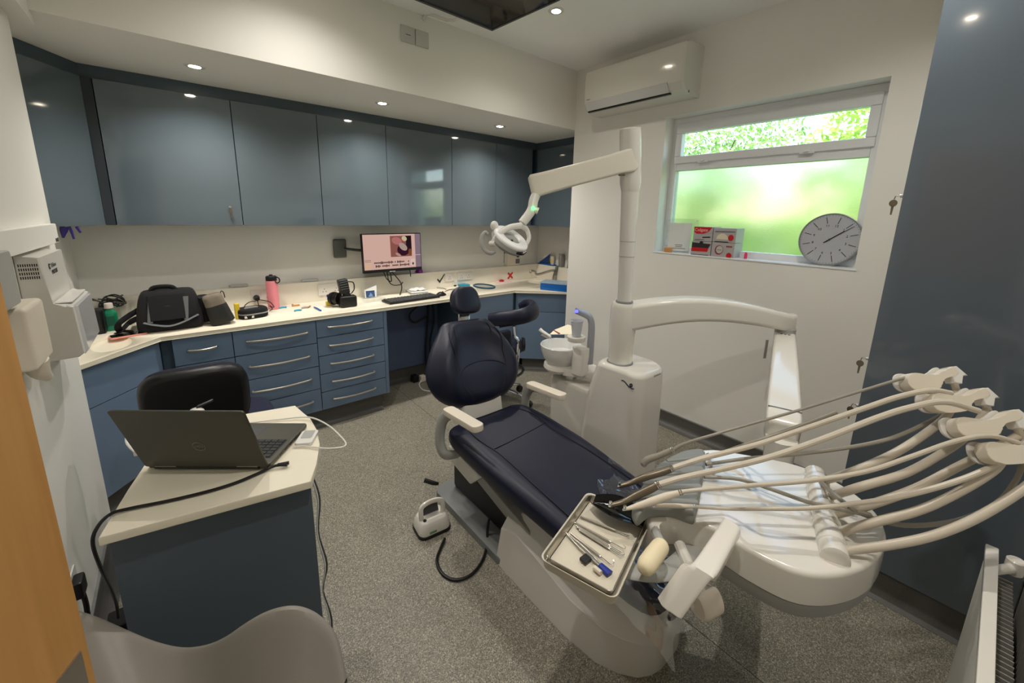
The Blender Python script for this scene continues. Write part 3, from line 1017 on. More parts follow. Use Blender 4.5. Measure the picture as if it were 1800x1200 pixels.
# ------------------------------------------------------------------ dental unit: column, cuspidor, pole, delivery arm
unit = thing('dental_unit', 'white dental unit column with spittoon, pole and curved arm', 'dental unit', (1.73, 1.2, 0))
def foot(x0, x1, y0, y1, r, n=6):
    return [Vector((( x0 + x1) / 2 + a, (y0 + y1) / 2 + b, 0)) for a, b in rrect(x1 - x0, y1 - y0, r, n)]
g = G()
rings = []
for z, x0, x1, y0, y1, r in ((0, 1.63, 1.88, .985, 1.37, .05), (.35, 1.622, 1.878, .985, 1.345, .05), (.60, 1.615, 1.875, .985, 1.31, .06), (.735, 1.612, 1.872, .985, 1.275, .07), (.752, 1.618, 1.866, .992, 1.266, .07), (.762, 1.632, 1.852, 1.01, 1.25, .07)):
    rr = foot(x0, x1, y0, y1, r)
    rings.append([p + Vector((0, 0, z + (0.0 if z < .7 else 0.012 * math.sin(max(0, min(1, (p.y - .98) / .3)) * math.pi)))) for p in rr])
g.loft(rings); g.obj('column_cabinet', GWHITE, unit, 50)
g = G()
g.loft([[p + Vector((0, 0, z)) for p in foot(1.64 - k, 1.87, 1.30, 1.585 + k, .03)] for z, k in ((0, 0), (.55, .012), (.572, .006), (.578, -.008))])
g.obj('side_cabinet', GWHITE, unit, 50)
g = G()
lp = [(1092, 674), (1097, 675), (1102, 679), (1107, 683), (1111, 679), (1109, 674), (1106, 678), (1109, 683), (1114, 681)]
m0 = Vector((1.6110,1.0817,0.7031)); m1 = Vector((1.6110,1.0099,0.6991))
L = [(0, .9), (.15, 1.0), (.35, .75), (.55, .35), (.72, .25), (.85, .65), (.78, .95), (.68, .7), (.75, .25), (.86, .05), (1.0, .2)]
g.tube([(1.6115, m0.y + (m1.y - m0.y) * a, m1.z - .006 + .026 * b) for a, b in L], .0026, 6, 4)
g.obj('squiggle_logo', M('navy_ink', (22, 26, 60), 0.4), unit)
g = G(); g.box((1.74, .9835, .735), (1.80, .9855, .743), .0008); g.obj('vent_slot', GREYP, unit)
# cuspidor
bc = Vector((1.655, 1.535, 0))
g = G(); g.lathe([(.03, .655), (.07, .66), (.104, .70), (.118, .745), (.121, .772), (.117, .776), (.111, .770), (.098, .72), (.06, .69), (.0, .684)], bc, n=36); g.obj('spittoon_bowl', M('white_porcelain', (224, 224, 222), 0.12, coat=0.4), unit)
g = G(); g.lathe([(.06, .615), (.085, .622), (.098, .64), (.094, .66), (.05, .668)], bc, n=32); g.obj('bowl_rim_base', GWHITE, unit)
g = G()
g.prism([(1.60, 1.46, .615), (1.70, 1.30, .615), (1.80, 1.32, .615), (1.80, 1.47, .615), (1.69, 1.58, .615)], (0, 0, .045), .008)
g.obj('bowl_arm', GWHITE, unit)
for x_, y_, r_ in ((1.69, 1.54, .018), (1.715, 1.47, .010)):
    g = G(); g.cyl((x_, y_, .57), (x_, y_, .63), r_, n=14); g.obj('drain_pipe', GREYP, unit)
tc_ = Vector((1.6586,1.3884,0.8280))
g = G(); g.prism([Vector((tc_.x + a, tc_.y + b, .64)) for a, b in rrect(.07, .085, .02, 4)], (0, 0, .155), .004); g.obj('cup_column', GWHITE, unit)
cs = Vector((1.6249,1.3979,0.8578))
g = G(); g.lathe([(.0, -.028), (.046, -.026), (.05, -.01), (.05, .0), (.0, .0)], (cs.x, cs.y, cs.z + .004), n=24); g.obj('cup_stand', GWHITE, unit)
g = G()
a0, a1, a2, a3 = Vector((1.6934,1.3512,0.6990)), Vector((1.7264,1.3781,0.9006)), Vector((1.7258,1.3943,0.9593)), Vector((1.6386,1.4241,0.9977))
g.tube([a0, (a0 + a1) / 2, a1, a1 + (a2 - a1) * .8, a2 + (a3 - a2) * .25, a3], [.026, .026, .025, .023, .021, .018], 12, 5, flat=(1.0, .55))
g.obj('cup_filler', M('satin_silver_plastic', (158, 158, 166), 0.3, 0.4), unit)
g = G(); g.ell(Vector((1.6332,1.4151,0.9970)), (.012, .012, .008), 10); g.obj('filler_sensor', lamp_material('blue_led', (70, 70, 255), 2.0), unit)
# pole
P0, P1, P2 = Vector((1.700, 1.16, .765)), Vector((1.694, 1.157, 1.085)), Vector((1.6441,1.1400,1.6362))
PT = Vector((1.6018,1.1350,1.8909))
g = G(); g.cyl(P0 - Vector((0, 0, .02)), P0 + Vector((0, 0, .012)), .066, .066, 28, .004); g.obj('collar_ring', MIDG, unit)
g = G()
g.tube([P0 + Vector((0, 0, .012)), P0 + Vector((0, 0, .08)), P1 - Vector((0, 0, .12)), P1 - Vector((0, 0, .02)), P1], [.061, .060, .066, .064, .056], 28, 1); g.obj('arm_hub', GWHITE, unit)
g = G(); g.tube([P1 - Vector((0, 0, .02)), P1 + (P2 - P1) * .45, P2], [.034, .036, .040], 20, 1); g.obj('pole', WHITE, unit)
g = G(); g.cyl(P1 - Vector((0, 0, .004)), P1 + Vector((0, 0, .01)), .042, n=24); g.obj('pole_collar', MIDG, unit)
for k in (.42, .55):
    q = P1 + (P2 - P1) * k
    g = G(); g.cyl(q, q + Vector((0, 0, .003)), .0375, n=22); g.obj('pole_joint', GREYP, unit)
# curved delivery arm
E0, E1 = P1 - Vector((0, 0, .075)), Vector((2.35, .635, 1.0))
dirE = (E1 - E0); dirE.z = 0; dirE.normalize(); sideE = Vector((-dirE.y, dirE.x, 0))
g = G()
rings = []
for k in range(15):
    t = k / 14
    c = E0.lerp(E1, t)
    c.z = E0.z + (E1.z - E0.z) * t + .060 * math.sin(math.pi * t) * (1 - .15 * t)
    hh = .070 - .026 * t
    ww = .060 - .006 * t
    if k == 14:
        ww *= .8
    rings.append([c + sideE * a + Vector((0, 0, b)) for a, b in rrect(ww * 2, hh * 2, .022, 3)])
tip = E1 + dirE * .035
rings.append([tip + sideE * a * .55 + Vector((0, 0, b)) for a, b in rrect(.054 * 1.5, .044 * 1.9, .02, 3)])
g.loft(rings); g.obj('delivery_arm', GWHITE, unit, 50)
g = G(); g.cyl(E1 + Vector((0, 0, -.09)), E1 + Vector((0, 0, -.03)), .046, n=24, bev=.004); g.obj('arm_knuckle', GREYP, unit)
# sprung arm coming down to the instrument head
F0, F1 = E1 + Vector((0, 0, -.09)), Vector((1.60, .39, .755))
dF = (F1 - F0).normalized(); sF = Vector((-dF.y, dF.x, 0)).normalized(); nF = sF.cross(dF)
if nF.z < 0: nF = -nF
g = G()
rings = []
for t, w_, h_ in ((0.0, .030, .035), (.03, .046, .045), (.5, .052, .05), (.93, .056, .05), (.985, .054, .044), (1.0, .04, .03)):
    c = F0.lerp(F1, t)
    rings.append([c + sF * a + nF * b for a, b in rrect(w_ * 2, h_ * 2, .014, 3)])
g.loft(rings); g.obj('sprung_arm', GWHITE, unit, 50)
for k in (-1, 0, 1):
    q = F0.lerp(F1, .06) + sF * (.016 * k) + nF * .0475
    g = G(); g.obox(q, sF, dF, nF, (.010, .004, .002)); g.obj('vent_slot', DARKG, unit)
q = F0.lerp(F1, .90) + nF * .0505
g = G(); g.obox(q, sF, dF, nF, (.105, .006, .002)); g.obj('joint_line', TIT, unit)
q = F0 + sF * (-.052) + Vector((0, 0, -.05))
g = G(); g.obox(F0 + Vector((-.06, .055, -.06)), (0, 0, 1), dirE, sideE, (.10, .012, .003), .001); g.obj('arm_flap', GREYP, unit)

# ------------------------------------------------------------------ operating light
ol = thing('operating_light', 'white ring-shaped operating light on a jointed arm above the chair', 'dental light', PT)
g = G(); g.tube([P2 + (PT - P2) * -.05, P2 + (PT - P2) * .08, PT - (PT - P2) * .12, PT - (PT - P2) * .02, PT], [.041, .047, .047, .045, .030], 24, 1); g.obj('light_post', WHITE, ol)
A0, A1 = Vector((1.5966,1.1299,1.7486)), Vector((1.2585,1.3536,1.6340))
dA = (A1 - A0).normalized(); sA = Vector((-dA.y, dA.x, 0)).normalized(); nA = sA.cross(dA)
g = G()
rings = []
for t, w_, h_ in ((-.08, .020, .044), (-.03, .03, .052), (.15, .03, .047), (.6, .027, .046), (.93, .026, .048), (1.05, .024, .050), (1.08, .014, .040)):
    c = A0.lerp(A1, t)
    rings.append([c + sA * a + nA * b for a, b in rrect(w_ * 2, h_ * 2, .012, 3)])
g.loft(rings); g.obj('light_arm', M('warm_white_plastic', (224, 219, 206), 0.3), ol, 50)
g = G(); g.cyl(Vector((1.5499,1.1395,1.6894)), Vector((1.5695,1.1234,1.6900)), .008, n=10); g.obj('tension_screw', TIT, ol)
g = G(); g.tube([A1 + Vector((0, 0, -.03)), Vector((1.2373,1.3533,1.5671)), Vector((1.2210,1.3482,1.5226)), Vector((1.1805,1.3605,1.4678))], [.021, .021, .021, .02], 14, 4); g.obj('lamp_neck', WHITE, ol)
g = G(); g.tube([Vector((1.2187,1.3461,1.5323)), Vector((1.2404,1.3249,1.5207))], [.013, .015], 12, 1); g.obj('neck_knob', WHITE, ol)
g = G(); g.ell(Vector((1.2141,1.3299,1.5322)), (.008, .008, .008), 12); g.obj('status_light', GLED, ol)
LD = 1.74
LC = Vector((1.1172,1.3563,1.4048))
e1 = (Vector((1.1648,1.3042,1.3581)) - Vector((1.0697,1.4084,1.4514))).normalized()
e2 = (Vector((1.1401,1.3465,1.4390)) - Vector((1.0944,1.3661,1.3706))).normalized()
tocam = (Vector((0, 0, 1.5)) - LC).normalized()
nL = (tocam * .47 + e2 * .88); nL = (nL - e1 * nL.dot(e1)).normalized()
e3 = nL.cross(e1)
def ring_pts(r, off, n=36, ell_=1.0):
    return [LC + e1 * (r * math.cos(2 * math.pi * k / n)) + e3 * (r * ell_ * math.sin(2 * math.pi * k / n)) + nL * off for k in range(n)]
g = G()
prof = [(.038, -.004), (.041, .004), (.046, .007), (.074, .007), (.080, .004), (.083, -.002), (.082, -.014), (.072, -.030), (.050, -.030), (.038, -.015)]
rv = [ring_pts(r, o) for r, o in prof]
g.loft(rv + [rv[0]], caps=False)
bmesh.ops.remove_doubles(g.bm, verts=g.bm.verts[:], dist=1e-5)
g.obj('lamp_ring', M('bright_white_plastic', (240, 240, 240), 0.25), ol, 60)
g = G(); g.loft([ring_pts(.0395, -.012), ring_pts(.0395, -.002)]); g.obj('lamp_lens', M('frosted_grey_lens', (150, 152, 148), 0.3), ol)
g = G(); g.loft([ring_pts(.0838, -.008), ring_pts(.0845, -.026), ring_pts(.074, -.040), ring_pts(.052, -.042)], True); g.obj('lamp_back', GREYP, ol)
yk = Vector((1.1722,1.3581,1.4580))
g = G()
g.tube([yk, Vector((1.1082,1.3622,1.4482)), Vector((1.0506,1.3627,1.4199)), Vector((1.0337,1.3795,1.3811))], [.014, .013, .012, .011], 10, 5); g.obj('lamp_yoke', WHITE, ol)
g = G()
g.tube([yk, Vector((1.2060,1.3579,1.4382)), Vector((1.2098,1.3454,1.4037)), Vector((1.1833,1.3332,1.3752))], [.014, .011, .009, .008], 10, 5); g.obj('lamp_yoke', WHITE, ol)
g = G(); g.tube([Vector((1.0293,1.3897,1.3805)), Vector((1.0370,1.3638,1.3820))], [.012, .012], 12, 1); g.obj('yoke_knuckle', WHITE, ol)
g = G(); g.ell(Vector((1.0600,1.4038,1.4540)), (.018, .018, .022), 14); g.obj('yoke_cap', WHITE, ol)
g = G()
g.tube([Vector((1.0352,1.4147,1.4176)), Vector((1.0268,1.4241,1.4269)), Vector((1.0133,1.4301,1.4074)), Vector((1.0095,1.4243,1.3739)), Vector((1.0196,1.4089,1.3480)), Vector((1.0355,1.3932,1.3389)), Vector((1.0514,1.3820,1.3465))], [.006, .008, .009, .009, .009, .009, .007], 10, 5); g.obj('lamp_handle', GREYP, ol)
g = G(); g.tube([Vector((1.1012,1.3008,1.3463)), Vector((1.1192,1.2847,1.3421)), Vector((1.1332,1.2756,1.3519))], [.006, .007, .004], 8, 4); g.obj('lamp_catch', GBLACK, ol)
g = G(); g.ell(Vector((1.1081,1.3410,1.3937)), (.006, .006, .006), 10); g.obj('lens_screw', DARKG, ol)

# ------------------------------------------------------------------ instrument delivery head
du = thing('instrument_unit', 'white kidney-shaped instrument unit with curved hose arms over the chair foot', 'instrument unit', (1.15, .3, .62))
ZD = .74
out = [(0.8303,0.4318,0.7400), (0.8642,0.4461,0.7400), (0.9042,0.4375,0.7400), (0.9413,0.3983,0.7400), (0.9642,0.3362,0.7400), (0.9630,0.2566,0.7400), (0.9805,0.1696,0.7400), (1.0403,0.1112,0.7400), (1.1386,0.0696,0.7400), (1.2459,0.0576,0.7400), (1.3187,0.0701,0.7400), (1.3836,0.1027,0.7400), (1.4446,0.1846,0.7400), (1.4522,0.3026,0.7400), (1.3731,0.4433,0.7400), (1.3125,0.5196,0.7400), (1.1965,0.5588,0.7400), (0.9496,0.5376,0.7400)]
sm = smooth_path([(p[0], p[1], 0) for p in out], 5, True)
cen = sum(sm, Vector()) / len(sm)
def inset(d):
    r = []
    n = len(sm)
    for i in range(n):
        t = (sm[(i + 1) % n] - sm[i - 1]).normalized()
        nn = Vector((-t.y, t.x, 0))
        if nn.dot(cen - sm[i]) < 0: nn = -nn
        r.append(sm[i] + nn * d)
    return r
def lvl(d, z):
    return [p + Vector((0, 0, z)) for p in inset(d)]
g = G(); g.loft([lvl(.003, ZD - .086), lvl(.0, ZD - .083), lvl(.0, ZD - .012), lvl(.002, ZD - .006), lvl(.006, ZD - .002), lvl(.012, ZD)]); g.obj('unit_body', GWHITE, du, 40)
g = G(); g.loft([lvl(.012, ZD - .126), lvl(.006, ZD - .122), lvl(.0015, ZD - .0865)]); g.obj('under_tray', GREYP, du, 50)
g = G()
for px in (0,):
    a = Vector((0.9868,0.2383,0.6300)); b = Vector((0.9992,0.2057,0.6300))
for k in range(3):
    c = a.lerp(b, k / 2); g.ell((c.x, c.y, c.z), (.003, .003, .003), 8)
g.obj('control_dots', BLACK, du)
# post up to the sprung arm
g = G(); g.tube([F1 + Vector((0, 0, -.02)), F1 + Vector((0, 0, -.17))], [.05, .045], 20, 1)
g.prism([(1.62, .43, .585), (1.62, .34, .585), (1.30, .25, .585), (1.30, .36, .585)], (0, 0, .03), .006)
g.obj('mounting_post', GWHITE, du)
# grey silicone instrument rest
mo = [(0.8092,0.4665,0.7750), (0.8552,0.4636,0.7750), (0.9056,0.4294,0.7750), (0.9249,0.3835,0.7750), (0.9449,0.3831,0.7750), (1.0437,0.4175,0.7750), (1.2395,0.4971,0.7750), (1.2110,0.5355,0.7750), (1.1447,0.5501,0.7750), (1.0434,0.5528,0.7750), (0.9245,0.5284,0.7750), (0.8354,0.4975,0.7750)]
mo = [Vector(p) for p in mo]
mc = sum(mo, Vector()) / len(mo)
ms = smooth_path(mo, 4, True)
g = G(); g.loft([[mc + (Vector((p.x, p.y, mc.z)) - mc) * .97 + Vector((0, 0, .741 - mc.z)) for p in ms], [Vector((p.x, p.y, .748)) for p in ms], [Vector((p.x, p.y, .756)) for p in ms]] + [[Vector((mc.x + (p.x - mc.x) * k_, mc.y + (p.y - mc.y) * k_, z_)) for p in ms] for k_, z_ in ((.985, .764), (.96, .771), (.92, .775), (.86, .777))]); rest = g.obj('instrument_rest', SILI, du, 60)
for (ax_, ay_), (bx_, by_) in (((0, 0), (0, 0)),):
    pass
for a, b in (((0.8734,0.4836,0.7770), (0.9694,0.3924,0.7770)), ((0.9112,0.5112,0.7770), (1.0396,0.4174,0.7770)), ((0.9842,0.5263,0.7770), (1.1215,0.4502,0.7770)), ((1.0774,0.5409,0.7770), (1.1952,0.4800,0.7770))):
    g = G(); g.tube([a, Vector(a).lerp(Vector(b), .5), b], [.006, .011, .009], 10, 4, flat=(1, .7)); g.obj('rest_ridge', SILI, rest)
# ridge that the hose arms spring from
hA, hB = Vector((1.4291,0.2490,0.7450)), Vector((1.0806,0.1227,0.7450))
hd = (hB - hA).normalized()
g = G(); g.tube([hA - hd * .004, hA, hB, hB + hd * .006], [.018, .027, .029, .018], 18, 1); hump = g.obj('hose_bridge', GWHITE, du)
for k in range(5):
    c = hA.lerp(hB, .14 + k * .18)
    g = G(); g.cyl(c - hd * .012, c + hd * .012, .0305, n=20, bev=.002); g.obj('hose_arm_collar', GWHITE, hump)

def holder(px, py, d, sx, label_i):
    """paddle-shaped hose holder seen at (px, py), depth d"""
    pass
HOLD = [
    # left end, right end, tail bottom (pixel), depth
    ((1.4783,0.0933,1.0844), (1.5565,0.0328,1.1014), (1.5685,0.0125,1.0631), 1.08),
    ((1.4511,0.0412,1.0537), (1.5388,-0.0281,1.0674), (1.5512,-0.0459,1.0394), 1.03),
    ((1.4073,-0.0106,1.0220), (1.5022,-0.0845,1.0406), (1.5152,-0.1067,0.9982), 0.97),
    ((1.3954,-0.0634,0.9865), (1.5064,-0.1514,1.0024), (1.5132,-0.1694,0.9565), 0.93),
]
CAMP = Vector((0, 0, 1.5))
HB = []
for i, (a, b, c, d) in enumerate(HOLD):
    a, b, c = Vector(a), Vector(b), Vector(c)
    ux = (b - a).normalized()
    toc = (CAMP - a).normalized()
    uy = toc.cross(ux).normalized()
    if uy.z < 0: uy = -uy
    th = ux.cross(uy); L_ = (b - a).length
    hr = .0235
    def pr(x, y, off):
        return a + ux * x + uy * y + th * off
    outl = [(-hr * .9, .004), (-hr * .6, hr * .75), (0, hr), (hr * .9, hr * .8), (L_ * .45, hr * .42), (L_ * .75, hr * .52), (L_, hr * 1.0), (L_ + .014, hr * .95), (L_ + .016, hr * .2), (L_ * .98, 0), (L_ * .80, -.002), (L_ * .62, -hr * .35), (L_ * .55, -hr * 1.0), (L_ * .2, -hr * 1.15), (-hr * .4, -hr * .95), (-hr * .95, -hr * .4)]
    sp_ = smooth_path([Vector((x, y, 0)) for x, y in outl], 3, True)
    g = G()
    g.prism([pr(p.x, p.y, -.015) for p in sp_], th * .030, .003)
    hd_ = g.obj('hose_holder', CREAM, du, 50)
    g = G(); g.prism([pr(p.x * .98 - .006, p.y * 1.06 + .003, -.021) for p in sp_[:len(sp_)]], -th * .006, .001); g.obj('holder_cheek', WHITE, hd_, 50)
    g = G(); g.prism([pr(L_ * .97, hr * 1.02, -.014), pr(L_ + .02, hr * 1.02, -.014), pr(L_ + .036, -.004, -.014), pr(L_ + .022, 0, -.014), pr(L_ + .012, -.022, -.014), pr(L_ * .95, -.016, -.014)], th * .028, .002); g.obj('holder_clip', WHITE, hd_, 50)
    g = G(); g.tube([pr(L_ + .006, -.012, 0), c, c + (c - b) * .5 + Vector((0, 0, -.01))], [.008, .008, .008], 10, 3); g.obj('hose_tail', HOSE, hd_)
    HB.append((a, b, c, ux, uy, th))
# arms from the bridge up to the holders
def curve_d(px, d0, d1):
    pass
ARMS = [
    [(1.3925,0.2210,0.7500), (1.2809,0.1471,0.8722), (1.3846,0.0861,0.9165), (1.4661,0.0356,0.9810), (1.5027,0.0160,1.0210), (1.5536,0.0119,1.0642)],
    [(1.3171,0.1927,0.7500), (1.2505,0.1270,0.8515), (1.3557,0.0609,0.8814), (1.4276,0.0137,0.9284), (1.4888,-0.0235,0.9793), (1.5475,-0.0437,1.0365)],
    [(1.2396,0.1651,0.7500), (1.2298,0.0984,0.8294), (1.3198,0.0348,0.8710), (1.3930,-0.0183,0.9248), (1.4540,-0.0635,0.9698), (1.5110,-0.1008,1.0074)],
    [(1.1757,0.1418,0.7500), (1.2043,0.0804,0.8072), (1.2774,0.0167,0.8454), (1.3473,-0.0351,0.8938), (1.4012,-0.0735,0.9425), (1.4174,-0.0846,0.9756)],
    [(1.1142,0.1200,0.7500), (1.1742,0.0519,0.7809), (1.2432,-0.0103,0.8123), (1.3128,-0.0678,0.8631), (1.3984,-0.1216,0.9275), (1.4864,-0.1555,0.9747)],
]
for p in ARMS:
    g = G(); g.tube(p, [.0105, .0105, .010, .0095, .009, .0085], 12, 6); g.obj('hose_arm', HOSE, du)
# slack loops of hose on the far side
for p in ([(1.4161,0.2486,0.7450), (1.1896,0.1455,0.8306), (1.2226,0.1035,0.8011), (1.2751,0.0367,0.7897), (1.3574,-0.0394,0.8102), (1.4202,-0.0919,0.8588), (1.4471,-0.1114,0.9185), (1.4561,-0.1142,0.9608)],
          [(1.1299,0.4478,0.7520), (1.1900,0.3738,0.7600), (1.2128,0.2928,0.7620), (1.2098,0.2134,0.7750), (1.1648,0.1498,0.8195), (1.2270,0.0942,0.8050)],
          [(1.1964,0.4740,0.7520), (1.2965,0.4002,0.7700), (1.1938,0.2764,0.8860), (1.3135,0.1825,0.9072), (1.4104,0.1091,0.9337), (1.4714,0.0566,0.9764), (1.5326,0.0073,1.0315)],
          [(1.2586,0.4996,0.7520), (1.2478,0.4821,0.7550), (1.1634,0.3778,0.8728), (1.2455,0.2979,0.9283), (1.3371,0.2127,0.9932)]):
    g = G(); g.tube(p, .0055, 8, 5); g.obj('hose_loop', HOSEG, du)
# tray arm and grips
g = G()
pa = [Vector((0.6998,0.5129,0.6720)), Vector((0.7324,0.4560,0.6720)), Vector((0.8072,0.3849,0.6720)), Vector((0.9264,0.3785,0.6600)), Vector((1.0061,0.3745,0.6550))]
g.tube(pa, .024, 12, 5, flat=(1, .42)); g.obj('tray_arm', GREYP, du)
g = G()
g0, g1 = Vector((0.8028,0.3929,0.7450)), Vector((0.7149,0.3824,0.7450))
g.tube([g0.lerp(g1, k_) for k_ in (-.12, -.08, 0, .12, .5, .88, 1.0, 1.08, 1.12)], [.006, .013, .018, .0205, .021, .0205, .018, .013, .006], 18, 1); g.obj('grip', M('cream_foam_grip', (232, 218, 184), 0.6), du)
g = G(); g.tube([g0 + Vector((.0, .0, 0)), g0 + Vector((.03, .03, -.01)), g0 + Vector((.06, .05, -.02))], .012, 10, 3); g.obj('grip_stem', GREYP, du)
hp = [Vector((0.9502,0.3183,0.8000)), Vector((0.9419,0.2762,0.8000)), Vector((0.7638,0.2565,0.7900)), Vector((0.7602,0.3045,0.7900)), Vector((0.7136,0.2874,0.6900)), Vector((0.7091,0.3333,0.6900))]
a1_, a2_, b2_, b1_, c2_, c1_ = hp
def hstation(l_, r_, t_, k=1.0):
    c_ = (l_ + r_) / 2 + t_ / 2
    return [c_ + (r_ - l_) * (x * .5 * k) + t_ * (y * .5 * k) for x, y in rrect(2, 2, .55, 4)]
ta_, tb_2, tc_2 = Vector((0, 0, -.030)), Vector((.012, .014, -.024)), Vector((.020, .024, -.010))
g = G()
g.loft([hstation(a1_, a2_, ta_, .8), hstation(a1_.lerp(b1_, .03), a2_.lerp(b2_, .03), ta_), hstation(a1_.lerp(b1_, .80), a2_.lerp(b2_, .80), ta_), hstation(a1_.lerp(b1_, .92), a2_.lerp(b2_, .92), ta_ * .8 + tb_2 * .2),
        hstation(b1_ - UPV * .001, b2_ - UPV * .001, tb_2), hstation(b1_.lerp(c1_, .10), b2_.lerp(c2_, .10), tc_2 * .8 + tb_2 * .2), hstation(b1_.lerp(c1_, .2), b2_.lerp(c2_, .2), tc_2), hstation(b1_.lerp(c1_, .97), b2_.lerp(c2_, .97), tc_2), hstation(c1_, c2_, tc_2, .8)])
g.obj('front_handle', GWHITE, du, 50)
q0, q1 = Vector((0.8546,0.2809,0.6550)), Vector((0.8032,0.2939,0.6550))
ax = (q1 - q0).normalized()
def tear(c, s=1.0):
    o = []
    uu = (Vector((0.8608,0.2777,0.7000)) - Vector((0.8401,0.2790,0.6200))); uu = (uu - ax * uu.dot(ax)).normalized()
    vv = ax.cross(uu)
    for k in range(20):
        a = 2 * math.pi * k / 20
        r = .023
        o.append(c + uu * (r * s * 1.25 * math.cos(a)) + vv * (r * s * math.sin(a) * (1 - .35 * math.cos(a))))
    return o
g = G(); g.loft([tear(q0 - ax * .003, .9), tear(q0, 1), tear(q0 + ax * .045, 1), tear(q0 + ax * .055, .8)]); g.obj('handle_bar', CREAM, du, 50)
g = G(); g.tube([q0 + ax * .03 + Vector((0, 0, .0)), q0 + ax * .03 + Vector((.03, .05, .02)), q0 + Vector((.06, .12, .02))], .014, 10, 4); g.obj('handle_stem', GWHITE, du)

# ------------------------------------------------------------------ handpieces with their hoses
def handpiece(label, body, radii, hose, hr, mat, name='dental_handpiece', tipmat=CHROME, hmat=HOSE):
    body = [Vector(p) for p in body]
    t = thing(name, label, 'handpiece', body[len(body) // 2], 'handpieces on the instrument rest')
    g = G(); g.tube(body, radii, 14, 4); g.obj('handpiece_body', mat, t, 60)
    d = (body[0] - body[1]).normalized()
    g = G(); g.tube([body[0] + d * .0, body[0] + d * .006], [radii[0] * 1.05, radii[0] * .6], 12, 1)
    g.tube([body[0] + Vector((0, 0, .004)), body[0] + Vector((0, 0, .011))], [.0045, .004], 10, 1); g.obj('handpiece_head', tipmat, t)
    k = body[-1]; dk = (body[-1] - body[-2]).normalized()
    g = G(); g.cyl(k - dk * .004, k - dk * .001, radii[-1] * 1.15, n=14); g.cyl(k - dk * .009, k - dk * .006, radii[-1] * 1.15, n=14); g.obj('coupling_ring', CHROME, t)
    g = G(); g.tube(hose, hr, 10, 6); g.obj('hose', hmat, t)
handpiece('dark scaler handpiece on a thin grey cord, furthest back of the row', [(0.9978,0.5709,0.7823), (1.0084,0.5656,0.7958), (1.0301,0.5397,0.8156), (1.0556,0.5118,0.8402)], [.009, .011, .009, .0085],
          [(1.0542,0.5126,0.8385), (1.0741,0.4892,0.8627), (1.1277,0.4288,0.9025), (1.2763,0.2875,0.9848), (1.4039,0.1736,1.0542), (1.4827,0.0944,1.1024), (1.5020,0.0769,1.0970)], [.006, .0045, .004, .004, .004, .004, .004], HOSEG, hmat=HOSEG)
handpiece('bronze-toned drill with a tiny head, second from the back of the row', [(0.8732,0.5649,0.7699), (0.8999,0.5454,0.7799), (0.9280,0.5206,0.7993), (0.9617,0.4907,0.8173), (0.9815,0.4715,0.8317)], [.006, .0075, .010, .0105, .009],
          [(0.9803,0.4725,0.8317), (1.0474,0.4188,0.8639), (1.1487,0.3329,0.9073), (1.2499,0.2392,0.9702), (1.3347,0.1576,1.0280), (1.3933,0.1051,1.0631), (1.4434,0.0559,1.0847), (1.4841,0.0204,1.0787)], [.0075, .0075, .007, .007, .007, .007, .007, .007], TIT)
handpiece('bronze-toned drill reaching over the black dish, middle of the row', [(0.8022,0.5412,0.7586), (0.8298,0.5208,0.7682), (0.8570,0.5027,0.7850), (0.8824,0.4804,0.8052), (0.9005,0.4636,0.8235)], [.006, .0075, .0095, .0105, .009],
          [(0.8992,0.4643,0.8221), (0.9436,0.4266,0.8439), (1.0093,0.3718,0.8676), (1.1042,0.2904,0.9078), (1.1983,0.2023,0.9698), (1.2772,0.1266,1.0309), (1.3313,0.0769,1.0632), (1.3898,0.0263,1.0806), (1.4436,-0.0298,1.0631)], [.008, .0075, .0075, .0075, .0075, .0075, .0075, .0075, .007], TIT)
handpiece('cream pointed polisher on a cream hose, nearest the tray', [(0.7986,0.4962,0.7775), (0.8240,0.4775,0.7866), (0.8524,0.4518,0.8036), (0.8759,0.4298,0.8189), (0.8990,0.4023,0.8376)], [.0035, .007, .0095, .0095, .006],
          [(0.8979,0.4032,0.8376), (0.9273,0.3690,0.8507), (1.0109,0.2912,0.8693), (1.1075,0.2030,0.8894), (1.1969,0.1177,0.9228), (1.2707,0.0545,0.9651), (1.3429,-0.0070,1.0092), (1.3979,-0.0551,1.0251), (1.4467,-0.0995,1.0110)], [.005, .005, .0055, .0055, .0055, .0055, .0055, .0055, .0055], CREAM)
handpiece('cream syringe hose lying lowest across the instrument unit', [(0.8604,0.4516,0.7850), (0.8854,0.4347,0.7850), (0.9162,0.4128,0.7820), (0.9548,0.3910,0.7750)], [.004, .006, .006, .005],
          [(0.9548,0.3910,0.7750), (1.0283,0.3387,0.7650), (1.0101,0.2599,0.8248), (1.0831,0.1888,0.8354), (1.1614,0.1214,0.8517), (1.2435,0.0473,0.8792), (1.3323,-0.0229,0.9174), (1.3896,-0.0676,0.9531), (1.4173,-0.0849,0.9743)], [.0045, .0045, .0045, .005, .0055, .006, .0065, .0065, .0065], CREAM)

# ================================================================== smaller things
UP = Vector((0, 0, 1))
def yaw(o, a):
    """matrix at o turned by a degrees about z"""
    return Matrix.Translation(Vector(o)) @ Matrix.Rotation(math.radians(a), 4, 'Z')

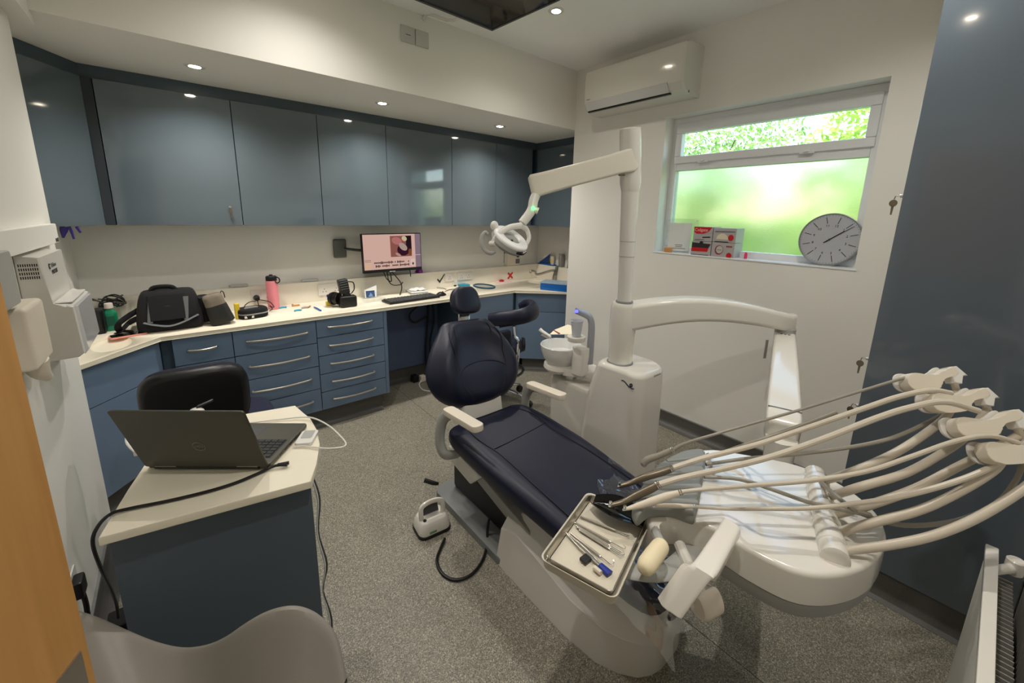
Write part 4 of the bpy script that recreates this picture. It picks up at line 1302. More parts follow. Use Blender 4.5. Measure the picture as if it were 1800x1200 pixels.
# ------------------------------------------------------------------ air conditioner
ac = thing('air_conditioner', 'white split air conditioner high on the wall above the window', 'air conditioner', (2.55, 1.78, 2.25))
AY0, AY1 = 1.385, 2.16
prof = [(2.66, 2.255), (2.56, 2.25), (2.475, 2.275), (2.445, 2.315), (2.44, 2.36), (2.44, 2.50), (2.452, 2.53), (2.49, 2.545), (2.66, 2.55)]
g = G(); g.loft([[Vector((x + k, y, z)) for x, z in prof] for y, k in ((AY0, .012), (AY0 + .014, 0), (AY1 - .014, 0), (AY1, .012))]); g.obj('casing', M('glossy_appliance_white', (214, 212, 204), 0.12, coat=0.5), ac, 30)
g = G(); g.prism([(2.4745, AY0 + .10, 2.272), (2.438, AY0 + .10, 2.322), (2.438, AY1 - .02, 2.322), (2.4745, AY1 - .02, 2.272)], (-.005, 0, -.003), .001); g.obj('air_flap', M('flap_white', (206, 206, 204), 0.2), ac)
g = G(); g.box((2.478, AY0 + .10, 2.262), (2.50, AY1 - .02, 2.270)); g.obj('outlet_slot', BLACK, ac)
g = G(); g.box((2.4385, 2.095, 2.337), (2.4402, 2.128, 2.341)); g.obj('maker_badge', GREYINK, ac)
g = G(); g.box((2.52, AY0 - .002, 2.262), (2.53, AY0 + .004, 2.275)); g.obj('side_screw', TIT, ac)

# ------------------------------------------------------------------ hanging dark screen and its cable
sc = thing('ceiling_screen', 'black flat screen hung face down under the ceiling', 'screen', (1.2, 1.6, 2.45))
c0, c1, c2 = Vector((1.3925,1.8843,2.4400)), Vector((1.4786,1.5796,2.4750)), Vector((0.9374,1.8705,2.4400))
ex = (c2 - c0).normalized(); ey = (c1 - c0).normalized()
ln = -ex.cross(ey) if ex.cross(ey).z < 0 else ex.cross(ey)
c1 = c0 + ey * .40
q = [c0, c1, c1 + ex * .78, c0 + ex * .78]
g = G(); g.prism([p + ln * .004 for p in q], ln * .05, .003); g.obj('housing', BLACK, sc)
g = G()
i_ = .012
def scp(a, b): return c0 + ex * a + ey * b
g.prism([scp(i_, i_), scp(i_, .40 - i_), scp(.78 - i_, .40 - i_), scp(.78 - i_, i_)], ln * .003); g.obj('display_panel', M('dark_display', (14, 14, 13), 0.05, coat=0.3), sc)
g = G()
for a in ((0, 0, .78, i_), (0, .40 - i_, .78, .40), (0, 0, i_, .40), (.78 - i_, 0, .78, .40)):
    g.prism([scp(a[0], a[1]) - ln * .002, scp(a[2], a[1]) - ln * .002, scp(a[2], a[3]) - ln * .002, scp(a[0], a[3]) - ln * .002], ln * .008)
g.obj('bezel', DARKG, sc); 
g = G(); m_ = scp(.39, .2) + ln * .05
g.cyl(m_, Vector((m_.x, m_.y, ZC)), .025, n=16); g.obj('ceiling_pole', DARKG, sc)
g = G(); ca = Vector((1.2795,2.4200,2.6292)); g.tube([(ca.x, 2.425, ca.z), (ca.x + .03, 2.40, ca.z + .03), (ca.x + .10, 2.25, 2.60), (ca.x + .17, 2.05, 2.645)], .009, 8, 4)
tag(g.obj('cable_conduit', WHITE), 'white cable conduit running from soffit socket towards the hung screen', 'conduit')
so = thing('double_socket', 'white double socket high on the soffit face below the hung screen', 'socket', (1.23, 2.43, 2.52))
for k, (a, b) in enumerate(((1.137, 1.222), (1.228, 1.314))):
    g = G(); g.box((a, 2.419, 2.478), (b, 2.43, 2.566), .003); g.obj('face_plate', M('socket_white', (196, 194, 188), 0.35), so)
g = G(); g.box((1.165, 2.4178, 2.518), (1.195, 2.4192, 2.522)); g.obj('slot', GREYINK, so)

# ------------------------------------------------------------------ window sill things
SZ = WZ0 + 0.006
ck = thing('wall_clock', 'round silver-faced clock leaning in the window corner', 'clock', (2.72, .605, SZ))
cr = .142
cm = frame((2.735, .605, SZ + cr * .985), (0, -1, 0), (.13, 0, 1))
g = G(); g.lathe([(0, -.02), (cr - .004, -.02), (cr, -.014), (cr, .002), (cr - .004, .004), (cr - .008, .001), (0, .001)], cm.translation, cm.to_3x3() @ Vector((0, 0, 1)), 48); g.obj('case', M('satin_silver', (150, 152, 156), 0.35, 0.5), ck)
g = G(); g.lathe([(0, .0012), (cr - .009, .0012), (cr - .009, .0016), (0, .0016)], cm.translation, cm.to_3x3() @ Vector((0, 0, 1)), 48); g.obj('dial', M('silver_dial', (176, 178, 184), 0.4), ck)
tilt = 18
for k in range(12):
    a = math.radians(90 - 30 * k - 15)
    g = G()
    p0 = cm @ Vector((cr * .62 * math.cos(a), cr * .62 * math.sin(a), .002)); p1 = cm @ Vector((cr * .86 * math.cos(a), cr * .86 * math.sin(a), .002))
    tt = (p1 - p0).normalized(); nn = cm.to_3x3() @ Vector((0, 0, 1)); s = tt.cross(nn)
    g.prism([p0 - s * .0014, p1 - s * .0014, p1 + s * .0014, p0 + s * .0014], nn * .0008); g.obj('hour_mark', INK, ck)
    if k in (0, 11) or True:
        text(str(12 if k == 0 else k), .018, cm @ Matrix.Translation((cr * .53 * math.cos(a), cr * .53 * math.sin(a), .002)), INK, ck, 'numeral')
g = G()
for k in range(60):
    a = math.radians(6 * k + 3)
    p0 = cm @ Vector((cr * .89 * math.cos(a), cr * .89 * math.sin(a), .002)); p1 = cm @ Vector((cr * .925 * math.cos(a), cr * .925 * math.sin(a), .002))
    tt = (p1 - p0).normalized(); nn = cm.to_3x3() @ Vector((0, 0, 1)); s = tt.cross(nn)
    g.prism([p0 - s * .0006, p1 - s * .0006, p1 + s * .0006, p0 + s * .0006], nn * .0006)
o_ = g.obj('minute_track', INK, ck); o_['kind'] = 'stuff'
for ang, l0, l1, wd, nm in ((38, -.03, .12, .0022, 'minute_hand'), (40, -.02, .075, .003, 'hour_hand')):
    a = math.radians(ang)
    g = G()
    p0 = cm @ Vector((l0 * math.cos(a), l0 * math.sin(a), .004)); p1 = cm @ Vector((l1 * math.cos(a), l1 * math.sin(a), .004))
    tt = (p1 - p0).normalized(); nn = cm.to_3x3() @ Vector((0, 0, 1)); s = tt.cross(nn)
    g.prism([p0 - s * wd, p1 - s * wd * .4, p1 + s * wd * .4, p0 + s * wd], nn * .001); g.obj(nm, INK, ck)
g = G(); g.cyl(cm @ Vector((0, 0, .003)), cm @ Vector((0, 0, .007)), .005, n=14); g.obj('hand_pin', DARKG, ck)

cd = thing('sign_holder', 'clear acrylic sign holder with a white card at the window corner', 'sign holder', (2.72, 1.47, SZ))
sm_ = frame((2.74, 1.45, SZ), (.35, -.94, 0), (.09, .03, 1))
for dz in (0, -.008):
    g = G(); slab(g, sm_ @ Matrix.Translation((0, .118, dz)), .205, .235, .003, .004, 2); g.obj('acrylic_sheet', ACRYL, cd)
g = G(); slab(g, sm_ @ Matrix.Translation((-.012, .108, -.004)), .145, .195, .002, .002, 2); g.obj('card', PAPER, cd)
for k, (wd, yy) in enumerate(((.05, .052), (.044, .040), (.09, .028))):
    g = G(); slab(g, sm_ @ Matrix.Translation((-.012, yy, -.0018)), wd, .0045, .0006, .001, 1); g.obj('printed_line', GREYINK, cd)
for a, b in ((.09, .222), (.09, .012), (-.09, .222), (-.09, .012)):
    g = G(); p = sm_ @ Vector((a, b, -.01)); g.cyl(p, sm_ @ Vector((a, b, .007)), .005, n=10); g.obj('standoff_screw', CHROME, cd)
g = G(); g.lathe([(0, 0), (.027, 0), (.028, .003), (.028, .030), (.026, .034), (0, .034)], (2.685, 1.508, SZ), n=24)
tag(g.obj('tape_roll', ORANGE), 'small round tan tub on the sill below the card', 'tub')
g = G(); g.cyl((2.70, 1.0, SZ), (2.70, 1.0, SZ + .032), .009, n=12); g.cyl((2.70, 1.0, SZ + .032), (2.70, 1.0, SZ + .04), .006, n=12)
tag(g.obj('pink_pot', M('bright_pink', (240, 60, 110), 0.4)), 'tiny bright pink pot on the sill beside the paste boxes', 'pot')
def paste_box(y0, y1, z0, z1, label, kind):
    t = thing('toothpaste_box', label, 'box', (2.72, (y0 + y1) / 2, z0), 'toothpaste boxes on the sill')
    xf = 2.672
    g = G(); g.box((xf, y0, z0), (2.79, y1, z1), .001); g.obj('carton', M('carton_' + str(kind), (176, 172, 172), 0.4), t)
    fm = frame((xf - .0008, (y0 + y1) / 2, (z0 + z1) / 2), (0, -1, 0), (0, 0, 1))
    w_, h_ = y1 - y0, z1 - z0
    def pr(pts, mat, nm, off=0.0):
        g = G(); g.prism([fm @ Vector((x, y, off)) for x, y in pts], (-.0006, 0, 0)); return g.obj(nm, mat, t)
    if kind == 0:
        pr([(-w_ / 2 + .002, h_ / 2 - .002), (w_ / 2 - .004, h_ / 2 - .002), (w_ * .28, h_ * .16), (w_ * .02, h_ * .02), (-w_ * .32, .0), (-w_ / 2 + .004, h_ * .12)], RED, 'red_banner')
        text('Colgate', .028, fm @ Matrix.Translation((-.012, h_ * .27, .0009)), M('peach_print', (244, 200, 190), 0.5), t)
        pr([(.0, -h_ * .2), (w_ * .4, -h_ * .16), (w_ * .42, -h_ * .24), (.0, -h_ * .28)], INK, 'dark_stripe')
        pr([(-w_ * .4, -h_ * .38), (w_ * .1, -h_ * .36), (w_ * .1, -h_ * .42), (-w_ * .4, -h_ * .44)], GREYINK, 'grey_stripe')
    elif kind == 1:
        pr([(-w_ / 2 + .004, h_ * .40), (w_ / 2 - .002, h_ * .34), (w_ * .38, h_ * .04), (-w_ / 2 + .004, h_ * .04)], M('charcoal_print', (44, 40, 42), .5), 'dark_band')
        pr([(-w_ / 2 + .002, h_ * .04), (w_ * .38, h_ * .04), (w_ * .34, -h_ * .22), (-w_ / 2 + .002, -h_ * .24)], RED, 'red_band')
        pr([(.0 + .012 * math.cos(k * .524), h_ * .40 + .012 * math.sin(k * .524)) for k in range(12)], INK, 'round_mark', .0006)
        pr([(-w_ / 2 + .002, -h_ * .46), (w_ * .42, -h_ * .44), (w_ * .42, -h_ * .48), (-w_ / 2 + .002, -h_ * .49)], INK, 'dark_stripe')
    elif kind == 2:
        pr([(-w_ * .42, h_ * .28), (w_ * .45, h_ * .30), (w_ * .45, h_ * .22), (-w_ * .42, h_ * .20)], GREYINK, 'grey_stripe')
        pr([(-w_ * .08 + w_ * .26 * math.cos(k * .2618), -h_ * .3 + h_ * .42 * math.sin(k * .2618)) for k in range(13)], M('cream_print', (226, 214, 190), .5), 'pale_arch')
        pr([(w_ * .30 + .017 * math.cos(k * .524), -h_ * .16 + .020 * math.sin(k * .524)) for k in range(12)], RED, 'red_spot', .0006)
        pr([(-w_ * .4, -h_ * .44), (w_ * .2, -h_ * .44), (w_ * .2, -h_ * .49), (-w_ * .4, -h_ * .49)], INK, 'dark_stripe')
    else:
        c_ = (-w_ * .16, -h_ * .02)
        pr([(c_[0] + .026 * math.cos(k * .3927), c_[1] + .030 * math.sin(k * .3927)) for k in range(16)], M('maroon_print', (150, 44, 70), .5), 'ring')
        pr([(c_[0] + .003 + .021 * math.cos(k * .3927), c_[1] + .002 + .024 * math.sin(k * .3927)) for k in range(16)], M('grey_print', (190, 188, 180), .5), 'ring_centre', .0006)
        text('TOTAL', .009, fm @ Matrix.Translation((c_[0] + .002, c_[1], .0014)), INK, t)
        pr([(w_ * .14, h_ * .30), (w_ * .40, h_ * .30), (w_ * .40, h_ * .20), (w_ * .14, h_ * .20)], M('rust_print', (150, 60, 40), .5), 'rust_mark')
        pr([(w_ * .30 + .017 * math.cos(k * .524), -h_ * .36 + .018 * math.sin(k * .524)) for k in range(12)], RED, 'red_spot', .0006)
bz = .093
paste_box(1.205, 1.335, SZ, SZ + bz - .002, 'grey toothpaste box with a wide red and black band, lower left', 1)
paste_box(1.205, 1.33, SZ + bz, SZ + bz * 2, 'toothpaste box with red banner, stacked on the red-banded one', 0)
paste_box(1.060, 1.20, SZ, SZ + bz - .002, 'toothpaste box with a ring emblem, under the arched one', 3)
paste_box(1.060, 1.20, SZ + bz, SZ + bz * 2 - .004, 'toothpaste box with a pale arch, stacked on the ring-marked one', 2)

# ------------------------------------------------------------------ left wall
dp = thing('wall_dispenser', 'white stepped dispenser with a vent grille on the left wall', 'dispenser', (XL, 2.0, 1.0))
DY0, DY1 = 1.85, 2.17
dx = [(XL, 1.352), (-.326, 1.345), (-.325, 1.195), (-.292, 1.192), (-.278, 1.185), (-.273, 1.03), (-.288, 1.018), (XL, 1.014)]
g = G(); g.prism([(x, DY0, z) for x, z in dx], (0, DY1 - DY0, 0), .006, 2); g.obj('dispenser_body', M('dispenser_white', (206, 204, 198), 0.3), dp)
g = G(); g.prism([(-.2805, DY0 + .012, 1.186), (-.2705, DY0 + .03, 1.182), (-.2660, DY0 + .03, 1.034), (-.2745, DY0 + .012, 1.024)], (0, .26, 0), .003); g.obj('front_cover', M('pearl_plastic', (196, 196, 198), 0.15), dp)
g = G(); g.box((-.32, DY0 + .03, 1.1945), (-.282, DY0 + .29, 1.199), .002); g.obj('top_lid', WHITE, dp)
for r in range(4):
    for c in range(9):
        x = -.373 + c * .0046; z = 1.322 - r * .0125
        g = G(); g.box((x, DY0 - .0006, z - .0042), (x + .0024, DY0 + .001, z + .0042)); g.obj('vent_slot', BLACK, dp)
lm = frame((-.3248, 1.985, 1.298), (0, 1, .0), (0, 0, 1))
g = G(); slab(g, lm @ Matrix.Translation((-.045, .010, 0)), .018, .018, .0008, .006, 3); g.obj('logo_ring', INK, dp)
g = G(); slab(g, lm @ Matrix.Translation((-.045, .010, .0006)), .008, .008, .0008, .003, 3); g.obj('logo_ring_centre', WHITE, dp)
text('Ballman', .020, lm @ Matrix.Translation((.012, .010, .0004)), GREYINK, dp)
text('PHOTAS', .020, lm @ Matrix.Translation((.012, -.012, .0004)), INK, dp)
tk = thing('wall_trunking', 'white box trunking on the left wall above the stepped dispenser', 'trunking', (XL, 2.0, 1.35))
g = G(); g.box((XL + .0005, 1.60, 1.360), (-.352, 2.335, 1.432), .003); g.obj('trunking_body', WALL, tk)
g = G(); g.cyl((-.353, 2.31, 1.372), (-.350, 2.31, 1.372), .008, n=12); g.cyl((-.353, 2.285, 1.372), (-.350, 2.285, 1.372), .007, n=12); g.obj('screw_cap', DARKG, tk)
g = G(); g.box((XL + .0005, 1.40, 1.245), (-.335, 1.63, 1.385), .006)
tag(g.obj('grey_wall_box', GREYP), 'grey box on the left wall partly hidden by the door edge', 'box')
sd = thing('soap_dispenser', 'cream soap dispenser on the left wall behind the door edge', 'soap dispenser', (XL, 1.7, .95))
g = G(); g.box((XL + .0005, 1.60, 1.06), (-.325, 1.78, 1.235), .012, 3); g.obj('dispenser_body', CREAM, sd)
g = G(); g.tube([(-.35, 1.69, 1.065), (-.345, 1.70, 1.03), (-.335, 1.715, 1.005)], [.03, .022, .012], 12, 4); g.obj('spout', CREAM, sd)
pg = thing('plug', 'black plug low on the left wall beside the door edge', 'plug', (-.37, 1.42, .2))
pp = Vector((-0.3700,1.6868,0.3152))
g = G(); g.box(pp + Vector((-.009, -.03, -.03)), pp + Vector((.02, .03, .03)), .008); g.obj('plug_body', BLACK, pg)
g = G(); g.tube([pp + Vector((.01, 0, -.02)), pp + Vector((.012, .0, -.07)), pp + Vector((.012, -.01, -.14)), pp + Vector((.02, -.02, -pp.z + .006))], .007, 8, 4); g.obj('plug_cable', BLACK, pg)
g = G(); m_ = frame(pp + Vector((-.0095, -.01, 0)), (0, 1, 0), UP); slab(g, m_, .15, .086, .004, .006, 2); g.obj('face_plate', WHITE, pg)
gl = thing('purple_glove', 'limp purple glove fingers hanging under the angled wall cabinet', 'glove', (-.41, 2.95, 1.40))
for k, (pts, r) in enumerate((([(-0.4182,2.9500,1.3997), (-0.4232,2.9500,1.3777), (-0.4297,2.9500,1.3445)], [.016, .014, .004]), ([(-0.4029,2.9500,1.3997), (-0.3971,2.9500,1.3719), (-0.3939,2.9500,1.3383)], [.006, .005, .004]), ([(-0.3777,2.9500,1.3997), (-0.3721,2.9500,1.3829), (-0.3661,2.9500,1.3688)], [.006, .005, .005]))):
    g = G(); g.tube(pts, r, 8, 3, flat=(1, .5)); g.obj('glove_finger', INDIGO, gl)

# ------------------------------------------------------------------ on the worktop, from the left
Z = ZT0 + .0005
sp_ = thing('black_speaker', 'tall black rounded container beside the green bottle', 'container', (-.40, 3.12, Z))
g = G(); g.loft([[Vector((-.397 + a * k, 3.11 + b * k, Z + z)) for a, b in rrect(.085, .085, .02, 4)] for z, k in ((0, .9), (.008, 1), (.125, 1), (.135, .9))]); g.obj('container_body', BLACK, sp_)
g = G(); g.cyl((-.397, 3.0672, Z + .025), (-.397, 3.0665, Z + .025), .006, n=12); g.obj('button', DARKG, sp_)
bt = thing('mouthwash_bottle', 'green mouthwash bottle with white cap by the black container', 'bottle', (-.337, 3.14, Z))
g = G(); g.loft([[Vector((-.337 + a * k, 3.14 + b * k, Z + z)) for a, b in rrect(.062, .04, .014, 4)] for z, k in ((0, .92), (.006, 1), (.09, 1), (.105, .93), (.118, .62), (.122, .48), (.13, .46))]); g.obj('bottle_body', GREEN, bt, 50)
g = G(); g.cyl((-.337, 3.14, Z + .128), (-.337, 3.14, Z + .158), .019, .018, 20, .002); g.obj('cap', M('cap_white', (226, 214, 208), .4), bt)
g = G(); g.box((-.355, 3.1194, Z + .03), (-.318, 3.1202, Z + .085)); g.obj('label_print', M('dark_green_print', (10, 96, 74), .4), bt)
tb = thing('clear_tub', 'clear plastic tub of black cables at the back left corner', 'tub', (-.33, 3.28, Z))
g = G(); g.loft([[Vector((-.335 + a * k, 3.27 + b * k, Z + z)) for a, b in rrect(.20, .10, .03, 4)] for z, k in ((0, .85), (.13, 1.0), (.134, 1.03), (.134, .99), (.002, .83))]); g.obj('tub_body', ACRYL, tb)
rnd = random.Random(5)
for k in range(6):
    g = G(); cx, cy = -.35 + rnd.uniform(-.05, .03), 3.27 + rnd.uniform(-.01, .01)
    g.tube([(cx + .05 * math.cos(a * .9 + k), cy + .03 * math.sin(a * .9 + k), Z + .125 + .025 * math.sin(a * 1.3 + k * 2) + .012 * k * .5) for a in range(9)], .004, 6, 4); g.obj('coiled_cable', BLACK, tb)

bag = thing('camera_bag', 'large black camera bag with grey side stripes on the worktop', 'bag', (-.08, 3.04, Z))
g = G()
rings = []
for z, w_, d_, r in ((0, .140, .105, .04), (.01, .150, .115, .05), (.06, .152, .118, .05), (.12, .144, .108, .05), (.18, .132, .094, .045), (.212, .120, .08, .04), (.222, .10, .06, .03)):
    rings.append([Vector((-.075 + a, 3.045 + b + z * .12, Z + z)) for a, b in rrect(w_ * 2, d_ * 2, r, 5)])
g.loft(rings); g.obj('bag_body', FABRIC, bag, 60, 1)
def onbag(x, z, off=.004):
    k = min(1, z / .22)
    return Vector((x, 3.045 - (.118 - .030 * k ** 2) - off + z * .12, Z + z))
g = G(); g.loft([[onbag(x, z, .016 if 0 < i < 4 else .0) for i, x in enumerate((-.166, -.160, -.085, -.010, -.004))] for z in (.07, .08, .13, .19, .205)], caps=False, closed=False); g.obj('front_pocket', FABRIC, bag, 60)
for x0, x1, x2, x3 in ((-.176, -.152, -.150, -.160), (-.018, .002, .016, -.014)):
    g = G(); g.prism([onbag(x0, .06, .010), onbag(x1, .06, .012), onbag(x2, .19, .012), onbag(x3, .19, .010)], (0, -.003, 0), .001); g.obj('grey_stripe', GFABRIC, bag)
g = G(); g.tube([onbag(-.19, .065, .004), onbag(-.15, .05, .014), onbag(-.085, .035, .016), onbag(-.02, .05, .014), onbag(.05, .08, .004)], .009, 8, 4, flat=(1.4, .4)); g.obj('grey_trim', GFABRIC, bag)
g = G(); g.tube([(-.15, 3.06, Z + .215), (-.13, 3.06, Z + .238), (-.06, 3.06, Z + .238), (-.035, 3.06, Z + .215)], .008, 8, 4, flat=(.5, 1.6)); g.obj('top_handle', BLACK, bag)
g = G(); g.loft([[Vector((.085 + a, 3.05 + b, Z + z)) for a, b in rrect(.05, .14, .02, 4)] for z in (.02, .03, .14, .16, .165)]); g.obj('side_pouch', FABRIC, bag, 50)
text('·····', .02, frame(onbag(-.083, .145, .0185), (1, 0, 0), (0, .15, 1)), GREYINK, bag)
for pts in ([(-0.2106,3.0300,0.9339), (-0.2539,3.0000,0.9101), (-0.2943,2.9700,0.8778), (-0.2995,3.0636,0.8180), (-0.2428,3.0095,0.8180)], [(-0.2236,3.0300,0.8863), (-0.2652,3.1032,0.8500), (-0.2978,3.0456,0.8220), (-0.3123,3.0182,0.8180)]):
    g = G(); g.tube(pts, .012, 8, 5, flat=(.3, 1.3)); g.obj('shoulder_strap', FABRIC, bag)
ph = thing('smartphone', 'phone in a pink case lying in front of the camera bag', 'phone', (-.262, 2.955, Z))
pm = yaw((-.262, 2.955, Z), 12)
g = G(); slab(g, pm, .15, .075, .009, .012, 4, .002); g.obj('phone_case', M('rose_case', (226, 150, 136), .4), ph)
g = G(); slab(g, pm @ Matrix.Translation((0, 0, .0088)), .14, .066, .001, .008, 4); g.obj('phone_screen', GBLACK, ph)
po = thing('lens_pouch', 'tilted black pouch with a taupe open top next to the camera bag', 'pouch', (.165, 2.97, Z))
lm_ = Matrix.Translation((.168, 2.965, Z)) @ Matrix.Rotation(math.radians(-14), 4, 'Y')
g = G(); g.loft([[lm_ @ Vector((a, b, z + .012)) for a, b in rrect(w_, d_, .03, 4)] for z, w_, d_ in ((0, .115, .10), (.008, .125, .11), (.10, .112, .10), (.115, .105, .095))]); g.obj('pouch_body', M('black_nylon', (36, 36, 34), .7), po, 60)
g = G(); g.loft([[lm_ @ Vector((a, b, z + .012)) for a, b in rrect(w_, d_, .03, 4)] for z, w_, d_ in ((.112, .104, .094), (.16, .100, .088), (.178, .092, .075), (.182, .07, .05))]); g.obj('pouch_top', TAUPE, po, 60)
g = G(); g.tube([lm_ @ Vector(p) for p in ((.04, .0, .175), (.055, 0, .195), (.062, 0, .18), (.058, 0, .15))], .0025, 6, 4); g.obj('pouch_cord', BLACK, po)
g = G(); g.box((.235, 3.03, Z), (.262, 3.07, Z + .10), .004); tag(g.obj('yellow_packet', YELLOW), 'yellow packet standing behind the tilted lens pouch', 'packet')
ca_ = thing('zip_case', 'oval black zip case with a silver zip before the pink flask', 'case', (.33, 3.06, Z))
cm_ = yaw((.33, 3.06, Z), 12)
g = G(); g.loft([[cm_ @ Vector((a * k, b * k, z)) for a, b in rrect(.17, .14, .055, 6)] for z, k in ((0, .92), (.008, 1), (.024, 1.01), (.026, .99))]); g.obj('case_base', FABRIC, ca_, 50)
g = G(); g.loft([[cm_ @ Vector((a * k, b * k, z)) for a, b in rrect(.17, .14, .055, 6)] for z, k in ((.034, .99), (.036, 1.01), (.052, 1.0), (.060, .93), (.062, .8))]); g.obj('case_lid', FABRIC, ca_, 50)
g = G(); g.loft([[cm_ @ Vector((a * k, b * k, z)) for a, b in rrect(.17, .14, .055, 6)] for z, k in ((.026, 1.0), (.027, 1.02), (.033, 1.02), (.034, 1.0))]); g.obj('zip', M('silver_zip', (150, 150, 150), .4), ca_)
g = G(); g.box((.278, 2.9855, Z + .008), (.33, 2.988, Z + .022)); ob = g.obj('case_tag', CREAM, ca_)
g = G(); g.tube([cm_ @ Vector((-.04, -.02, .06)), cm_ @ Vector((-.04, -.02, .066)), cm_ @ Vector((.02, -.02, .066)), cm_ @ Vector((.02, -.02, .06))], .006, 6, 3, flat=(.4, 1.4)); g.obj('case_strap', GREYP, ca_)
fk = thing('pink_flask', 'tall pink flask with a black looped lid', 'flask', (.482, 3.23, Z))
g = G(); g.lathe([(0, 0), (.034, 0), (.037, .004), (.037, .195), (.034, .205), (.0, .205)], (.482, 3.23, Z), n=28); g.obj('flask_body', PINK, fk)
g = G(); g.lathe([(0, .204), (.035, .204), (.035, .228), (.030, .236), (.012, .238), (.010, .246), (0, .246)], (.482, 3.23, Z), n=24); g.obj('flask_lid', BLACK, fk)
g = G(); g.tube([(.505, 3.21, Z + .23), (.523, 3.195, Z + .222), (.526, 3.19, Z + .20), (.512, 3.195, Z + .188), (.500, 3.20, Z + .198), (.502, 3.205, Z + .22)], .004, 8, 4, closed=True); g.obj('lid_loop', BLACK, fk)
# sockets along the upstand
def wall_socket(x0, x1, z0, z1, label, gangs, extra=None):
    t = thing('wall_socket', label, 'socket', ((x0 + x1) / 2, 3.33, z0), 'sockets along the worktop')
    g = G(); g.box((x0, 3.321, z0), (x1, 3.33, z1), .002); g.obj('face_plate', M('socket_plate', (222, 216, 208), .35), t)
    for k in range(gangs):
        cx = x0 + (x1 - x0) * (k + .5) / gangs
        for a, b in ((0, .012), (-.011, -.008), (.011, -.008)):
            g = G(); zc = (z0 + z1) / 2 - .008
            g.box((cx + a - .003, 3.3202, zc + b - .004), (cx + a + .003, 3.3215, zc + b + .004)); g.obj('socket_hole', GREYINK, t)
        g = G(); g.box((cx - .006, 3.3195, z1 - .024), (cx + .006, 3.3215, z1 - .012), .001); g.obj('switch', WHITE, t)
    return t
s1 = wall_socket(.36, .505, .855, .942, 'double socket behind the pink flask with a black plug in it', 2)
pk = thing('black_plug', 'black plug with a looped lead in the socket left of the flask', 'plug', (.40, 3.31, .87))
g = G(); g.cyl((.392, 3.3195, .888), (.392, 3.275, .885), .021, .016, 16, .004); g.obj('plug_body', BLACK, pk)
g = G(); g.tube([(.392, 3.28, .872), (.394, 3.26, .85), (.398, 3.22, .825), (.42, 3.18, Z + .004), (.44, 3.20, Z + .003)], .003, 6, 5)
g.obj('plug_lead', BLACK, pk)
g = G(); g.tube([(.38, 3.28, .87), (.34, 3.20, .885), (.30, 3.12, .880), (.285, 3.07, .86), (.29, 3.06, .876)], .003, 6, 5); g.obj('plug_lead', BLACK, pk)
g = G(); g.tube([(.40, 3.28, .88), (.45, 3.19, .875), (.47, 3.15, .845), (.455, 3.11, .85), (.44, 3.12, .86), (.46, 3.15, .83), (.44, 3.16, Z + .003)], .003, 6, 5); g.obj('plug_lead', BLACK, pk)
wall_socket(.805, .985, .855, .945, 'double socket behind the black camera', 2)
wall_socket(1.93, 2.03, .868, .945, 'single plate right of the tick sticker', 1)
wall_socket(2.07, 2.24, .868, .945, 'double socket furthest right on the upstand', 2)
# ledge clutter
for x, z, l_, lab in ((.30, .969, .11, 'thin clear dish on the ledge above the black plug'), (.76, .969, .12, 'flat clear case on the ledge right of the flask')):
    g = G(); m_ = yaw((x, 3.365, z), 0); slab(g, m_, l_, .05, .016, .012, 3, .004); tag(g.obj('clear_case', M('milky_plastic', (190, 190, 186), .3)), lab, 'case')
# loose bits in front of the flask
def bow(name, label, cat, px, py, col, a0=0, r=.02, w=.006):
    p = Vector(px)
    g = G(); g.tube([p + Vector((r * math.cos(a0 + t), r * .8 * math.sin(a0 + t), w)) for t in (0, .8, 1.6, 2.4, 3.1)], w, 8, 4, flat=(1, 1))
    tag(g.obj(name, col), label, cat)
bow('blue_clip', 'curved sky-blue clip right at the foot of the pink flask', 'clip', (0.5349,3.2031,0.8125), 0, M('sky_plastic', (70, 170, 210), .35), .2)
bow('blue_clip', 'curved sky-blue clip lying below the small tan block', 'clip', (0.5989,3.0536,0.8125), 0, M('sky_plastic', (60, 176, 206), .35), .1)
p = Vector((0.6221,3.2328,0.8125)); g = G(); g.box(p + Vector((-.026, -.006, 0)), p + Vector((.026, .010, .012)), .003); g.box(p + Vector((-.026, -.006, .012)), p + Vector((-.014, .010, .018)), .002); tag(g.obj('tan_block', ORANGE), 'small tan bite block among the loose bits by the flask', 'block')
rb = thing('clear_retractor', 'little clear and amber plastic piece between tan block and blue pen', 'retractor', (0.6673,3.1129,0.8125))
p = Vector((0.6575,3.1195,0.8125)); g = G(); g.tube([p + Vector((-.02, 0, .007)), p + Vector((0, .006, .008)), p + Vector((.02, -.002, .007))], [.006, .008, .006], 8, 3); g.obj('clear_piece', M('cloudy_mauve', (188, 172, 170), .3), rb)
g = G(); g.tube([p + Vector((.02, -.002, .006)), p + Vector((.032, .0, .010)), p + Vector((.038, .0, .016))], [.006, .006, .005], 8, 3); g.obj('amber_piece', M('amber_plastic', (170, 120, 40), .35), rb)
p = Vector((0.7142,3.1029,0.8125)); q_ = Vector((0.7251,2.9671,0.8125)); g = G(); g.tube([p + UP * .006, p.lerp(q_, .4) + UP * .007, q_ + UP * .006], [.004, .0065, .006], 10, 3); tag(g.obj('blue_pen', SKYB), 'stubby blue plastic pen lying left of the camera', 'pen')

